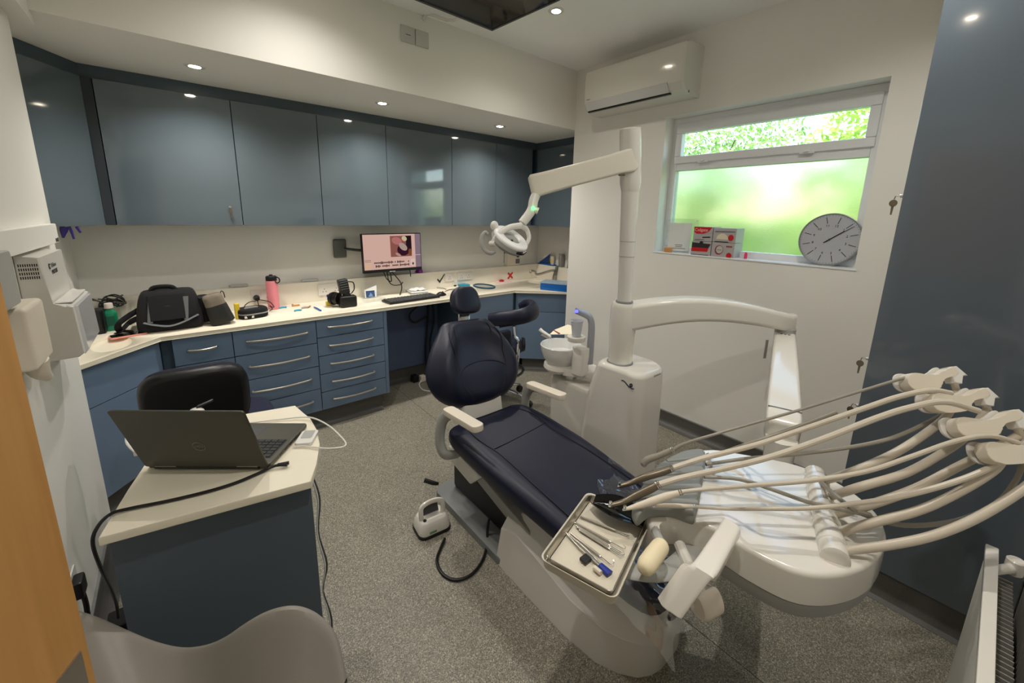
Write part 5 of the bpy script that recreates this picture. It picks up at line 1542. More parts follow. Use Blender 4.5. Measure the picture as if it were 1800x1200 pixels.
cmr = thing('camera_with_flash', 'black camera with a flash head standing on the worktop', 'camera', (.90, 3.02, Z))
g = G(); g.box((.865, 2.975, Z), (.985, 3.045, Z + .085), .014, 3); g.obj('camera_body', BLACK, cmr)
g = G(); g.cyl((.872, 3.03, Z + .062), (.83, 3.09, Z + .062), .045, .042, 24, .004); g.cyl((.85, 3.06, Z + .062), (.842, 3.072, Z + .062), .049, n=24); g.obj('lens', BLACK, cmr)
g = G(); g.box((.895, 2.985, Z + .083), (.945, 3.035, Z + .104), .006); g.obj('viewfinder_hump', BLACK, cmr)
fm_ = Matrix.Translation((.905, 3.02, Z + .145)) @ Matrix.Rotation(math.radians(-8), 4, 'Y')
g = G(); g.box((-.034, -.028, -.045), (.034, .028, .062), .010, 3, fm_); fl_ = g.obj('flash_head', M('ribbed_black', (40, 40, 40), .45), cmr)
for k in range(4):
    g = G(); g.box((-.030, -.0305, -.012 + k * .017), (.030, -.027, -.006 + k * .017), .001, 1, fm_); g.obj('flash_rib', DARKG, fl_)
g = G(); g.tube([(.93, 2.99, Z + .19), (.965, 2.985, Z + .18), (.968, 2.985, Z + .13), (.945, 2.985, Z + .10)], .004, 8, 4); g.obj('camera_strap', BLACK, cmr)
g = G(); g.box((.80, 3.06, Z + .072), (.845, 3.09, Z + .092), .004); g.obj('blue_strap_end', M('dark_blue_strap', (30, 44, 96), .6), cmr)
g = G(); g.box((.80, 3.10, Z), (.845, 3.13, Z + .035), .004); tag(g.obj('yellow_tin', YELLOW), 'bit of yellow tin behind the camera lens', 'tin')
ah = thing('leaflet_stand', 'clear acrylic stand with a white leaflet showing a blue picture', 'leaflet stand', (1.18, 3.2, Z))
am = frame((1.175, 3.225, Z), (1, 0, 0), (0, .18, 1))
g = G(); slab(g, am @ Matrix.Translation((0, .065, -.006)), .14, .13, .003, .004, 2); g.obj('acrylic_back', ACRYL, ah)
g = G(); slab(g, am @ Matrix.Translation((0, .025, .03)), .14, .05, .003, .004, 2); g.obj('acrylic_lip', ACRYL, ah)
g = G(); g.prism([am @ Vector(v) for v in ((-.045, .004, 0), (.05, .004, 0), (.058, .1, 0), (-.045, .07, 0))], (0, -.002, 0)); g.obj('leaflet', PAPER, ah)
g = G(); g.prism([am @ Vector(v) for v in ((-.036, .008, .003), (.036, .008, .003), (.036, .06, .003), (-.036, .06, .003))], (0, -.0008, 0)); g.obj('leaflet_picture', M('blue_picture', (52, 78, 128), .4, var=.7, vscale=40), ah)
g = G(); g.prism([am @ Vector(v) for v in ((-.018, .012, .0042), (.02, .014, .0042), (.004, .045, .0042))], (0, -.0006, 0)); g.obj('leaflet_figure', M('pale_blue_print', (130, 170, 220), .4), ah)
g = G(); g.loft([[Vector((1.155 + a * k, 3.10 + b * k, Z + z)) for a, b in rrect(.17, .09, .012, 3)] for z, k in ((0, .95), (.022, 1.0), (.024, 1.02), (.024, .97), (.002, .92))]); tag(g.obj('clear_tray', ACRYL), 'shallow clear plastic tray in front of the leaflet stand', 'tray')

# monitor
mo_ = thing('monitor', 'wall-arm monitor showing a tooth picture over the kneehole', 'monitor', (1.37, 3.2, 1.02))
mm = frame((1.372, 3.2, 1.178), (1, -.015, .008), (0, .03, 1))
g = G(); g.box((-.252, -.157, -.035), (.252, .157, 0), .003, 2, mm); g.obj('monitor_case', BLACK, mo_)
def scr(x0, y0, x1, y1, col, nm, off=.0008, e=.27, par=None):
    g = G(); g.prism([mm @ Vector((x, y, off)) for x, y in ((x0, y0), (x1, y0), (x1, y1), (x0, y1))], mm.to_3x3() @ Vector((0, 0, .0003)))
    return g.obj(nm, lamp_material('screen_' + nm, col, e), par or mo_)
disp = scr(-.245, -.132, .245, .150, (226, 186, 172), 'display')
scr(.196, -.132, .245, .150, (142, 122, 134), 'side_strip', .0012, par=disp)
scr(.196, -.03, .245, -.026, (226, 200, 200), 'strip_line', .0015, par=disp)
pic = scr(-.022, -.036, .164, .136, (150, 92, 82), 'picture', .0014, par=disp)
def blob(cx, cy, rx, ry, a, col, nm, off, n=14):
    g = G(); ca, sa = math.cos(a), math.sin(a)
    g.prism([mm @ Vector((cx + rx * math.cos(k * 6.2832 / n) * ca - ry * math.sin(k * 6.2832 / n) * sa, cy + rx * math.cos(k * 6.2832 / n) * sa + ry * math.sin(k * 6.2832 / n) * ca, off)) for k in range(n)], mm.to_3x3() @ Vector((0, 0, .0002)))
    g.obj(nm, lamp_material('screen_' + nm, col, .27), disp)
scr(.115, .0, .164, .136, (40, 26, 34), 'picture_shadow', .0018, par=disp)
blob(.035, .095, .045, .03, -.3, (190, 120, 116), 'gum', .0018)
blob(.09, .02, .055, .05, 0, (58, 26, 42), 'mouth_shadow', .0021)
blob(.148, .0, .015, .028, 0, (132, 78, 44), 'cheek', .0023)
blob(.088, .045, .042, .026, -.7, (184, 160, 148), 'tooth', .0024)
blob(.101, .112, .024, .02, -.6, (214, 198, 160), 'tooth', .0024)
blob(.042, -.018, .026, .011, -.5, (190, 152, 140), 'tooth', .0024)
scr(-.235, -.128, -.185, -.075, (232, 190, 160), 'corner_panel', .0012, par=disp)
scr(.15, -.118, .19, -.06, (236, 204, 196), 'side_panel', .0013, par=disp)
scr(.163, -.11, .178, -.09, (90, 60, 60), 'panel_mark', .0017, par=disp)
rnd = random.Random(3)
for row, yb in ((0, -.078), (1, -.105)):
    x = -.165
    while x < .135:
        hgt = .011 if rnd.random() < .72 else .02
        if rnd.random() < .88:
            scr(x, yb - hgt / 2, x + .0085, yb + hgt / 2, (70, 48, 46), 'tooth_chart_mark', .0015, par=disp)
        x += .0108
for k, yy in enumerate((-.055, -.066)):
    scr(-.24, yy, -.19, yy + .003, (120, 90, 84), 'text_line', .0015, par=disp)
g = G(); g.box((-.04, -.157, .0005), (.01, -.152, .0012), 0, 1, mm); g.obj('power_light_bar', CREAM, mo_)
g = G(); g.box((-.03, -.04, -.075), (.03, .04, -.034), .004, 2, mm); g.tube([mm @ Vector((-.02, .02, -.06)), mm @ Vector((-.2, .02, -.11)), (1.03, 3.36, 1.21)], .018, 10, 3, flat=(1, .6)); g.obj('wall_arm', DARKG, mo_)
g = G(); g.box((.955, 3.372, 1.135), (1.055, 3.399, 1.285), .012, 3); g.obj('wall_plate', M('grey_wall_plate', (100, 104, 98), .5), mo_)
for pts in ([(1.2978,3.2400,1.0209), (1.3285,3.2500,0.9548), (1.3675,3.2500,0.9321), (1.3565,3.2400,1.0119)], [(1.3310,3.2500,1.0125), (1.3514,3.2600,0.9272), (1.3990,3.2800,0.8905), (1.4701,3.3000,0.8860), (1.5010,3.3200,0.9006)],
            [(1.3709,3.2500,1.0145), (1.4187,3.2600,0.9608), (1.4668,3.2800,0.8992), (1.4702,3.2800,0.8485), (1.4147,3.1944,0.8180)], [(1.5318,3.2400,1.0291), (1.5362,3.2400,0.9990), (1.5402,3.2400,0.9587)]):
    g = G(); g.tube(pts, .0042, 6, 5); g.obj('monitor_cable', BLACK, mo_)
pf = Vector((1.6851,3.3650,0.9732)); g = G(); g.lathe([(0, 0), (.03, 0), (.034, .01), (.026, .03), (.012, .042), (0, .044)], (pf.x, 3.365, .969), n=16); g.box((pf.x + .012, 3.355, .98), (pf.x + .02, 3.375, 1.022), .003); tag(g.obj('purple_toy', PURPLE), 'small purple object on the ledge below the monitor corner', 'ornament')
kb = thing('keyboard', 'black computer keyboard on the worktop under the monitor', 'keyboard', (1.42, 2.98, Z))
km = yaw((1.42, 2.982, Z), 4)
g = G(); g.box((-.225, -.072, 0), (.225, .072, .018), .004, 2, km); g.obj('keyboard_base', BLACK, kb)
for r in range(5):
    n_ = 15
    for c in range(n_):
        if r == 0 and 4 <= c <= 9:
            if c == 4:
                x0, x1 = -.215 + 4 * .0287, -.215 + 10 * .0287 - .003
            else:
                continue
        else:
            x0 = -.215 + c * .0287; x1 = x0 + .0255
        g = G(); y0 = -.062 + r * .0252
        g.hexa([km @ Vector(v) for v in ((x0, y0, .018), (x1, y0, .018), (x1, y0 + .022, .018), (x0, y0 + .022, .018), (x0 + .003, y0 + .003, .024), (x1 - .003, y0 + .003, .024), (x1 - .003, y0 + .019, .024), (x0 + .003, y0 + .019, .024))])
        g.obj('key', DARKG, kb)
ms_ = thing('computer_mouse', 'black computer mouse right of the keyboard', 'mouse', (1.70, 3.0, Z))
g = G(); rings = []
for t in [k / 8 for k in range(9)]:
    x = -.05 + .10 * t; h_ = .034 * math.sin(math.pi * (.12 + .80 * t)) ** .7; w_ = .03 * math.sin(math.pi * (.10 + .82 * t)) ** .5
    rings.append([yaw((1.70, 3.0, Z), 15) @ Vector((x, w_ * math.cos(a), max(0, h_ * math.sin(a)))) for a in [math.pi * j / 9 for j in range(10)]])
g.loft(rings); g.obj('mouse_body', BLACK, ms_, 60)
g = G(); g.cyl(yaw((1.70, 3.0, Z), 15) @ Vector((.022, -.004, .029)), yaw((1.70, 3.0, Z), 15) @ Vector((.022, .004, .029)), .006, n=10); g.obj('scroll_wheel', DARKG, ms_)
nb = thing('notebook', 'white notebook with a black band behind the keyboard', 'notebook', (1.58, 3.22, Z))
nm_ = yaw((1.585, 3.22, Z), -8)
g = G(); g.box((-.075, -.08, 0), (.075, .08, .010), .001, 1, nm_); g.obj('notebook_cover', PAPER, nb)
g = G(); g.box((-.076, -.081, .010), (.076, .081, .014), .001, 1, nm_); g.obj('black_band', BLACK, nb)
g = G(); g.box((-.075, -.08, .014), (.075, .08, .026), .001, 1, nm_); g.obj('paper_pad', PAPER, nb)
tw = thing('paper_towel', 'crumpled white tissue on top of the notebook', 'tissue', (1.57, 3.23, Z + .026))
g = G()
rnd = random.Random(9)
rr_ = [[nm_ @ Vector((-.07 + .14 * i / 7, -.06 + .12 * j / 7, .0268 + .012 * rnd.random() + .014 * math.exp(-((i - 3.5) ** 2 + (j - 3.5) ** 2) / 7))) for i in range(8)] for j in range(8)]
g.loft(rr_, caps=False, closed=False); g.obj('tissue_sheet', PAPER, tw, 60)
# tick and cross stickers
def sticker(kind, m, mat, label, s):
    g = G()
    if kind == 'tick':
        pts = [(-.5, .0), (-.38, .12), (-.15, -.12), (.45, .62), (.52, .55), (-.15, -.42)]
        g.prism([m @ Vector((x * s, y * s, 0)) for x, y in pts], m.to_3x3() @ Vector((0, 0, .0008)))
    else:
        for a in (45, -45):
            c_, s_ = math.cos(math.radians(a)), math.sin(math.radians(a))
            g.prism([m @ Vector(((x * c_ - y * s_) * s, (x * s_ + y * c_) * s, 0 if a > 0 else .0003)) for x, y in ((-.6, -.13), (.6, -.13), (.6, .13), (-.6, .13))], m.to_3x3() @ Vector((0, 0, .0008)))
    tag(g.obj(kind + '_sticker', mat), label, 'sticker')
sticker('tick', frame(Vector((1.8882,3.3292,0.8924)), (1, 0, 0), UP), M('dark_green_ink', (40, 52, 40), .5), 'dark tick sticker on the worktop upstand', .085)
sticker('cross', frame(Vector((2.7368,3.3285,0.8649)), (1, 0, 0), UP), M('red_sticker', (206, 48, 40), .5), 'red cross sticker on the upstand corner', .075)
# bits by the mouse, mirror, paper
for k, (pts, lab) in enumerate(((((1.8376,3.3608,0.8160), (1.8609,3.2834,0.8200), (1.8862,3.2227,0.8160)), 'white curved probe lying behind the mouse'), (((1.8156,3.1327,0.8160), (1.8877,3.1742,0.8180), (1.9522,3.1801,0.8160)), 'steel probe lying nearer the headrest'))):
    g = G(); g.tube(pts, .004, 8, 4); tag(g.obj('probe', STEEL), lab, 'probe')
g = G(); p = Vector((2.0428,3.3272,0.8125)); g.cyl(p, p + UP * .012, .012, n=14); tag(g.obj('bottle_stopper', BLACK), 'small black stopper behind the headrest on the worktop', 'stopper')
tl_ = thing('teal_packet', 'teal folded packet on the worktop just above the headrest', 'packet', (2.0984,3.2916,0.8125))
p = Vector((2.1077,3.2857,0.8125)); g = G(); g.prism([p + Vector(v) for v in ((-.05, -.03, 0), (.06, -.03, 0), (.05, .05, 0), (-.03, .05, 0))], (0, 0, .02), .004); g.obj('packet_body', TEAL, tl_)
mr_ = thing('hand_mirror', 'round mirror with a dark teal rim lying by the red cross', 'mirror', (2.2574,3.1522,0.8125))
p = Vector((2.2621,3.1492,0.8125))
g = G(); g.tube([p + Vector((.085 * math.cos(a * .524), .13 * math.sin(a * .524), .007)) for a in range(12)], .0075, 8, 3, closed=True); g.obj('mirror_rim', M('dark_teal', (20, 74, 96), .35), mr_)
g = G(); g.prism([p + Vector((.083 * math.cos(a * .2618), .128 * math.sin(a * .2618), .002)) for a in range(24)], (0, 0, .005)); g.obj('mirror_glass', M('mirror', (200, 206, 208), .05, 1.0), mr_)
pp_ = thing('pink_sheet', 'pink leaflet with a red round spot lying below the cross', 'leaflet', (2.58, 3.24, Z))
p = Vector((2.5989,3.3005,0.8125))
g = G(); g.prism([p + Vector(v) for v in ((-.10, -.07, 0), (.10, -.05, 0), (.13, .08, 0), (-.08, .07, 0))], (0, 0, .003)); g.obj('leaflet_sheet', M('pale_pink_paper', (238, 200, 196), .7), pp_)
g = G(); g.ell(p + Vector((-.002, -.0, .010)), (.03, .022, .014), 14); g.obj('red_pad', M('deep_red', (176, 28, 36), .4), pp_)
tap = thing('tap', 'bent steel tap at the corner sink', 'tap', (3.06, 3.05, Z))
tb_ = Vector((3.09, 3.02, Z))
g = G(); g.cyl(tb_, tb_ + UP * .05, .02, .016, 16); g.tube([tb_ + UP * .05, tb_ + UP * .12, Vector((2.6982,2.8516,0.9399)), Vector((2.6417,2.8412,0.9732)), Vector((2.5858,2.8373,0.9832)), Vector((2.5791,2.8370,0.9617))], [.014, .013, .012, .011, .010, .010], 10, 5); g.obj('tap_body', STEEL, tap)
g = G(); g.tube([tb_ + UP * .06 + Vector((.02, 0, 0)), tb_ + UP * .15 + Vector((.03, -.01, 0)), tb_ + UP * .17 + Vector((.035, -.01, 0))], [.012, .017, .008], 10, 3); g.obj('tap_lever', M('dull_steel', (130, 132, 128), .35, .8), tap)
bb = thing('blue_box', 'bright blue tray box on the worktop beside the tap', 'box', (2.84, 2.80, Z))
ba, bb_, bc_ = Vector((2.6143,2.7398,0.8125)), Vector((2.7226,2.5309,0.8125)), None
bd = (bb_ - ba).normalized(); bn_ = Vector((-bd.y, bd.x, 0))
if bn_.x < 0: bn_ = -bn_
bm_ = frame(ba + bd * .17 + bn_ * .09, bd, bn_)
if (bm_.to_3x3() @ Vector((0, 0, 1))).z < 0: bm_ = frame(ba + bd * .17 + bn_ * .09, bd, -bn_)
g = G(); g.box((-.165, -.085, 0), (.165, .085, .062), .006, 2, bm_); g.obj('box_base', SKYB, bb)
g = G(); g.box((-.168, -.088, .062), (.168, .088, .078), .005, 2, bm_); g.obj('box_lid', M('pale_blue_lid', (150, 170, 190), .3), bb)
# ledge at the right
LZ = .9685
wx = thing('white_dispenser_box', 'white box with a small dark print on the corner ledge', 'box', (2.80, 3.355, LZ))
g = G(); g.box((2.70, 3.338, LZ), (2.88, 3.396, LZ + .13), .004); g.obj('box_body', CREAM, wx)
g = G(); g.prism([(2.845 + .02 * math.cos(k * .785), 3.3375, LZ + .10 + .016 * math.sin(k * .785)) for k in range(8)], (0, -.0006, 0)); g.obj('dark_print', INK, wx)
g = G(); g.box((2.815, 3.3370, LZ + .02), (2.872, 3.3376, LZ + .07)); g.obj('text_panel', GREYINK, wx)
bt_ = thing('blue_tray', 'blue tray with a leaning panel on the corner ledge', 'tray', (3.16, 3.2, LZ))
g = G(); g.box((3.134, 3.08, LZ), (3.19, 3.33, LZ + .012), .003); g.obj('tray_base', SKYB, bt_)
g = G(); g.prism([(3.145, 3.32, LZ + .012), (3.145, 3.18, LZ + .012), (3.145, 3.14, LZ + .13)], (.004, 0, 0)); g.obj('leaning_panel', M('navy_panel', (24, 56, 110), .4), bt_)
g = G(); g.tube([(3.150, 3.32, LZ + .02), (3.15, 3.12, LZ + .145)], .003, 6, 1); g.obj('leaning_rod', STEEL, bt_)
cu = thing('white_cup', 'off-white cup standing on the blue ledge tray', 'cup', (3.162, 3.12, LZ + .012))
g = G(); g.lathe([(.018, 0), (.024, .085), (.0255, .09), (.024, .09), (.017, .003)], (3.162, 3.12, LZ + .0125), n=18); g.obj('cup_body', CREAM, cu)
g = G(); g.box((3.138, 3.11, LZ + .03), (3.1392, 3.13, LZ + .07)); g.obj('cup_print', YELLOW, cu)
ja = thing('metal_canister', 'ribbed silver canister on the ledge next to the cup', 'canister', (3.16, 2.98, LZ))
g = G(); g.lathe([(0, 0), (.03, 0), (.03, .02), (.027, .03), (.03, .04), (.03, .10), (.026, .105), (.024, .125), (.028, .13), (.028, .14), (0, .14)], (3.163, 2.99, LZ), n=20); g.obj('canister_body', M('ribbed_alu', (150, 148, 142), .35, .6), ja)
br_ = thing('pen_brush', 'dark handled brush upright at the right end of the ledge', 'brush', (3.16, 2.87, LZ))
g = G(); g.tube([(3.163, 2.89, LZ), (3.163, 2.875, LZ + .07), (3.163, 2.87, LZ + .115)], [.010, .014, .010], 10, 3); g.obj('brush_handle', M('brown_plastic', (96, 78, 70), .5), br_)
g = G(); g.box((2.70, 3.390, 1.0), (2.706, 3.399, 1.24)); tag(g.obj('cable_strip', DARKG), 'thin dark cable strip running down the corner wall', 'cable strip')
g = G(); wall = 3.129; g.box((wall - .002, 2.55, .872), (wall + .001, 2.575, .905), .002); tag(g.obj('small_switch', GREYP), 'small grey switch on the upstand above the blue box', 'switch')
# hanging cables under the kneehole
kc = thing('desk_cables', 'black cables bundled under the kneehole worktop', 'cables', (1.72, 3.2, .1))
for pts in ([(1.70, 3.235, .78), (1.69, 3.22, .60), (1.67, 3.22, .40), (1.655, 3.22, .20), (1.66, 3.18, .05)], [(1.73, 3.225, .78), (1.735, 3.20, .55), (1.70, 3.21, .35), (1.69, 3.2, .12)],
            [(1.70, 3.20, .74), (1.58, 3.20, .70), (1.50, 3.21, .62), (1.55, 3.21, .55), (1.68, 3.20, .60)]):
    g = G(); g.tube(pts, .009, 8, 5); g.obj('cable', BLACK, kc)
fp = thing('floor_plug', 'cream plug with a white lead on the floor by the kneehole', 'plug', (1.6, 2.95, 0))
p = Vector((1.5925,3.1662,0.0300)); 
g = G(); g.box(p + Vector((-.03, -.03, -.028)), p + Vector((.02, .02, .03)), .008); g.obj('plug_body', CREAM, fp)
g = G(); g.box(p + Vector((-.09, .0, -.028)), p + Vector((-.04, .06, .035)), .006); g.obj('black_adaptor', BLACK, fp)
g = G(); g.tube([(1.5710,3.1468,0.0200), (1.5230,3.0973,0.0060), (1.4987,2.9958,0.0060), (1.5214,2.9354,0.0060), (1.5664,2.8875,0.0060), (1.6518,2.7951,0.0060)], .006, 8, 5); g.obj('plug_lead', WHITE, fp)

# ------------------------------------------------------------------ dentist's stool
st = thing('operator_stool', 'wheeled operator stool with curved navy arm behind the dental chair', 'stool', (1.93, 2.42, 0))
sc_ = Vector((1.90, 2.42, 0))
g = G(); g.tube([sc_ + UP * .10, sc_ + UP * .44], .022, 14, 1); g.obj('gas_column', CHROME, st)
for k in range(5):
    a = math.radians(72 * k - 62)
    d_ = Vector((math.cos(a), math.sin(a), 0))
    g = G(); g.tube([sc_ + UP * .12, sc_ + d_ * .12 + UP * .11, sc_ + d_ * .26 + UP * .065], [.02, .018, .014], 10, 3, flat=(1, .7)); lg = g.obj('base_leg', CHROME, st)
    g = G(); c_ = sc_ + d_ * .26 + UP * .028; g.cyl(c_ - d_.cross(UP) * .018, c_ + d_.cross(UP) * .018, .028, n=16, bev=.004); g.obj('castor', BLACK, lg)
g = G(); g.tube([sc_ + UP * .30 + Vector((.19 * math.cos(a * .524), .19 * math.sin(a * .524), -.02)) for a in range(12)], .010, 8, 3, closed=True); g.obj('foot_ring', M('dark_ring', (60, 60, 62), .3, .6), st)
g = G(); g.lathe([(0, .44), (.16, .44), (.185, .455), (.19, .49), (.175, .515), (.10, .525), (0, .525)], sc_, n=32); g.obj('seat', NAVY, st, 60)
def az(px, py, d): return None
g = G(); g.tube([(1.7480,2.3502,0.7300), (1.7843,2.2723,0.7501), (1.8476,2.1846,0.7680), (1.9305,2.1469,0.7855), (2.0324,2.1842,0.7945), (2.1087,2.2808,0.7975), (2.1102,2.3567,0.7876), (2.0925,2.4055,0.7665)], [.050, .056, .058, .060, .064, .062, .056, .040], 16, 5, flat=(.62, 1.0)); g.obj('arm_rest', NAVY, st, 60)
g = G(); g.tube([(1.8461,2.1933,0.6972), (1.8450,2.1766,0.6316), (1.8597,2.1535,0.5911), (1.8446,2.1384,0.4883), (1.8324,2.1331,0.3817)], [.012, .012, .014, .014, .014], 10, 4); g.obj('arm_bracket', CHROME, st)
g = G(); p = Vector((1.8957,2.1555,0.5617)); g.cyl(p, p + Vector((.02, -.015, 0)), .055, .05, 20, .005); g.obj('adjust_wheel', BLACK, st)
g = G(); g.tube([(1.7830,2.2829,0.6868), (1.8277,2.2243,0.7061), (1.8512,2.1935,0.7137)], .009, 8, 3); g.obj('arm_link', BLACK, st)
g = G(); bx_ = Vector((1.8508,2.3164,0.5275)); g.box(bx_ + Vector((-.10, -.03, -.12)), bx_ + Vector((.07, .04, .11)), .03, 3); g.obj('back_pad', NAVY, st, 60)

# ------------------------------------------------------------------ things at the cuspidor
cup = thing('plastic_cup', 'translucent white plastic cup under the cup filler', 'cup', (cs.x, cs.y, cs.z + .005))
g = G(); g.lathe([(.0, .001), (.024, .001), (.027, .03), (.033, .085), (.036, .088), (.034, .09), (.031, .085), (.0255, .03), (.022, .004), (0, .004)], (cs.x, cs.y, cs.z + .0045), n=24); g.obj('cup_body', M('milky_cup', (226, 228, 234), .25, trans=.35), cup)
ip = thing('instrument_pouch', 'white paper pouch with a dark red mark propped behind the spittoon', 'pouch', (1.7737,1.6567,0.7993))
q4 = [Vector((1.6925,1.6693,0.7921)), Vector((1.8617,1.5797,0.7845)), Vector((1.9336,1.6825,0.7966)), Vector((1.9010,1.7132,0.8101)), Vector((1.7757,1.7079,0.7978))]
g = G(); g.prism(q4, (0, 0, .003)); g.obj('paper_sheet', M('cream_paper', (240, 230, 204), .8), ip)
g = G(); g.prism([Vector((1.7467,1.7039,0.7925)) + UP * .004, Vector((1.7655,1.7028,0.7970)) + UP * .004, Vector((1.7580,1.6411,0.7911)) + UP * .004, Vector((1.7393,1.6422,0.7869)) + UP * .004], (0, 0, .001)); g.obj('red_print', M('dark_red_print', (120, 40, 34), .6), ip)
sx_ = thing('suction_tip', 'white suction handpiece in its cradle left of the spittoon', 'suction tip', (1.6920,1.7241,0.7970))
g = G(); g.tube([(1.6639,1.7260,0.8159), (1.6690,1.7056,0.8054), (1.6749,1.6713,0.7946), (1.6825,1.6490,0.7845)], [.013, .011, .009, .008], 10, 4); g.obj('suction_body', WHITE, sx_)
g = G(); g.tube([(1.6546,1.6996,0.7876), (1.6631,1.6783,0.7842), (1.6711,1.6566,0.7774)], [.009, .008, .007], 10, 3); g.obj('saliva_nozzle', CHROME, sx_)
g = G(); g.tube([(1.6772,1.6534,0.7843), (1.7296,1.6728,0.7222), (1.7723,1.6464,0.6578), (1.7973,1.5844,0.6035)], .010, 10, 5); g.obj('suction_hose', GREYP, sx_)

# ------------------------------------------------------------------ foot control
fc = thing('foot_control', 'white foot control with a carrying hoop and black base on the floor', 'foot control', (.80, 1.54, 0))
fmx = yaw((.805, 1.545, 0), -6)
fr_ = rrect(.165, .135, .035, 5)
g = G(); g.loft([[fmx @ Vector((a * k, b * k, z)) for a, b in fr_] for z, k in ((0, 1.0), (.014, 1.0), (.016, .97))]); g.obj('rubber_base', BLACK, fc)
g = G(); g.loft([[fmx @ Vector((a * k, b * k, z)) for a, b in fr_] for z, k in ((.016, .96), (.03, .96), (.055, .88), (.07, .78), (.075, .70))]); g.obj('control_body', GWHITE, fc, 50)
g = G(); g.tube([fmx @ Vector(v) for v in ((-.052, -.012, .06), (-.056, -.010, .10), (-.048, -.006, .135), (0, -.002, .145), (.048, -.006, .135), (.056, -.010, .10), (.052, -.012, .06))], .011, 10, 5, flat=(1.1, .9)); g.obj('carry_hoop', GWHITE, fc)
g = G(); g.prism([fmx @ Vector(v) for v in ((-.040, .004, .076), (.040, .004, .076), (.034, .006, .125), (-.034, .006, .125))], (0, .006, 0), .002); g.obj('hoop_insert', DARKG, fc)
g = G(); g.box((-.035, -.0665, .022), (.0, -.063, .034), .001, 1, fmx); g.obj('green_label', M('green_print', (120, 150, 110), .5), fc)
g = G(); p = fmx @ Vector((-.045, -.03, .073)); g.cyl(p, p + UP * .006, .008, n=12); g.obj('toggle', BLACK, fc)
g = G(); g.tube([(0.8124,1.4308,0.0120), (0.7734,1.3996,0.0080), (0.7245,1.3487,0.0070), (0.7108,1.2754,0.0070), (0.7365,1.2169,0.0070), (0.8021,1.1961,0.0070), (0.8815,1.2249,0.0070), (0.9445,1.2777,0.0200), (0.9702,1.3091,0.0600), (0.9867,1.3188,0.1000)], .0065, 8, 6); g.obj('control_cable', BLACK, fc)

# ------------------------------------------------------------------ tray of instruments
tr = thing('instrument_tray', 'steel instrument tray with turned-up rim on the unit arm', 'tray', (.72, .48, .70))
tA, tB, tC, tD = Vector((0.5960,0.5747,0.7150)), Vector((0.6442,0.4152,0.7150)), Vector((0.8496,0.4523,0.7150)), Vector((0.8526,0.6424,0.7150))
tx = (tB - tA).normalized(); tc = (tA + tB + tC + tD) / 4
ty = UP.cross(tx)
tw_, tl = (tB - tA).length, (tD - tA).length
tm = frame(tc, tx, ty)
if (tm.to_3x3() @ Vector((0, 0, 1))).z < 0: tm = frame(tc, tx, -ty)
g = G(); g.loft([[tm @ Vector((a * k, b * k2, z)) for a, b in rrect(tw_ + .016, tl + .016, .018, 4)] for z, k, k2 in ((-.026, .97, .98), (-.004, 1, 1), (-.001, 1.02, 1.015), (-.003, .985, .99), (-.022, .96, .97))]); g.obj('tray_holder', M('cream_tray_holder', (214, 206, 188), .35), tr)
g = G(); g.loft([[tm @ Vector((a * k, b * k2, z)) for a, b in rrect(tw_, tl, .014, 4)] for z, k, k2 in ((-.017, .93, .95), (-.002, .97, .98), (.001, 1.0, 1.0), (.002, .985, .99), (-.0145, .92, .945))]); g.obj('steel_tray', STEEL, tr)
g = G(); slab(g, tm @ Matrix.Translation((0, 0, -.0135)), tw_ * .91, tl * .935, .0006, .010, 3)
tag(g.obj('tray_liner', M('tray_paper', (214, 206, 188), .85, bump=(500, .5))), 'embossed white paper liner inside the instrument tray', 'paper liner')
def lay(pa_, pb_, z=-.0095): 
    a, b = Vector(pa_), Vector(pb_)
    return a, b
ZI = .7075
def instr(label, a, b, r, tip, group='instruments on the tray'):
    a, b = Vector(a), Vector(b)
    t = thing('dental_instrument', label, 'instrument', a, group)
    d = (b - a).normalized()
    g = G(); g.tube([a, a.lerp(b, .03), a.lerp(b, .72), a.lerp(b, .76)], [r * .5, r, r, r * .5], 8, 1); g.obj('shaft', STEEL, t)
    s = d.cross(UP)
    g = G(); g.tube([a.lerp(b, .755), a.lerp(b, .88), b, b + d * .004 + s * tip[0] + UP * tip[1], b - d * .004 + s * tip[0] * 2.2 + UP * tip[1]], [r * .45, r * .38, r * .3, r * .28, r * .15], 8, 3); g.obj('working_tip', CHROME, t)
    return t
instr('excavator lying alone nearest the black dish, spoon tip out', (0.7572,0.6042,0.7075), (0.8031,0.4827,0.7075), .0030, (.004, .004))
for k, (lab, da) in enumerate((('probe topmost in the bundle of four', 0), ('probe second in the bundle of four', 1), ('probe third in the bundle of four', 2), ('probe lowest in the bundle of four', 3))):
    instr(lab, (0.7291,0.5975,0.7075) if k == 0 else ((0.7239,0.5888,0.7075), (0.7217,0.5830,0.7075), (0.7190,0.5728,0.7075))[k - 1], ((0.7589,0.4651,0.7075), (0.7455,0.4605,0.7075), (0.7409,0.4556,0.7075), (0.7352,0.4580,0.7075))[k], .0026, (.003 * (1 if k % 2 else -1), .004))
instr('single hooked probe between the bundle and the tweezers', (0.6930,0.5787,0.7075), (0.6967,0.4556,0.7075), .0028, (-.006, .003))
tz = thing('tweezers', 'steel tweezers with blue ends across the tray corner', 'tweezers', (0.6784,0.5155,0.7075))
a, b = Vector((0.6847,0.5927,0.7090)), Vector((0.6755,0.4704,0.7090))
for k in (-1, 1):
    s = (b - a).normalized().cross(UP) * k
    g = G(); g.tube([a, a.lerp(b, .5) + s * .005, b + s * .003], [.0012, .003, .003], 8, 4, flat=(1, .6)); g.obj('tweezer_arm', STEEL, tz)
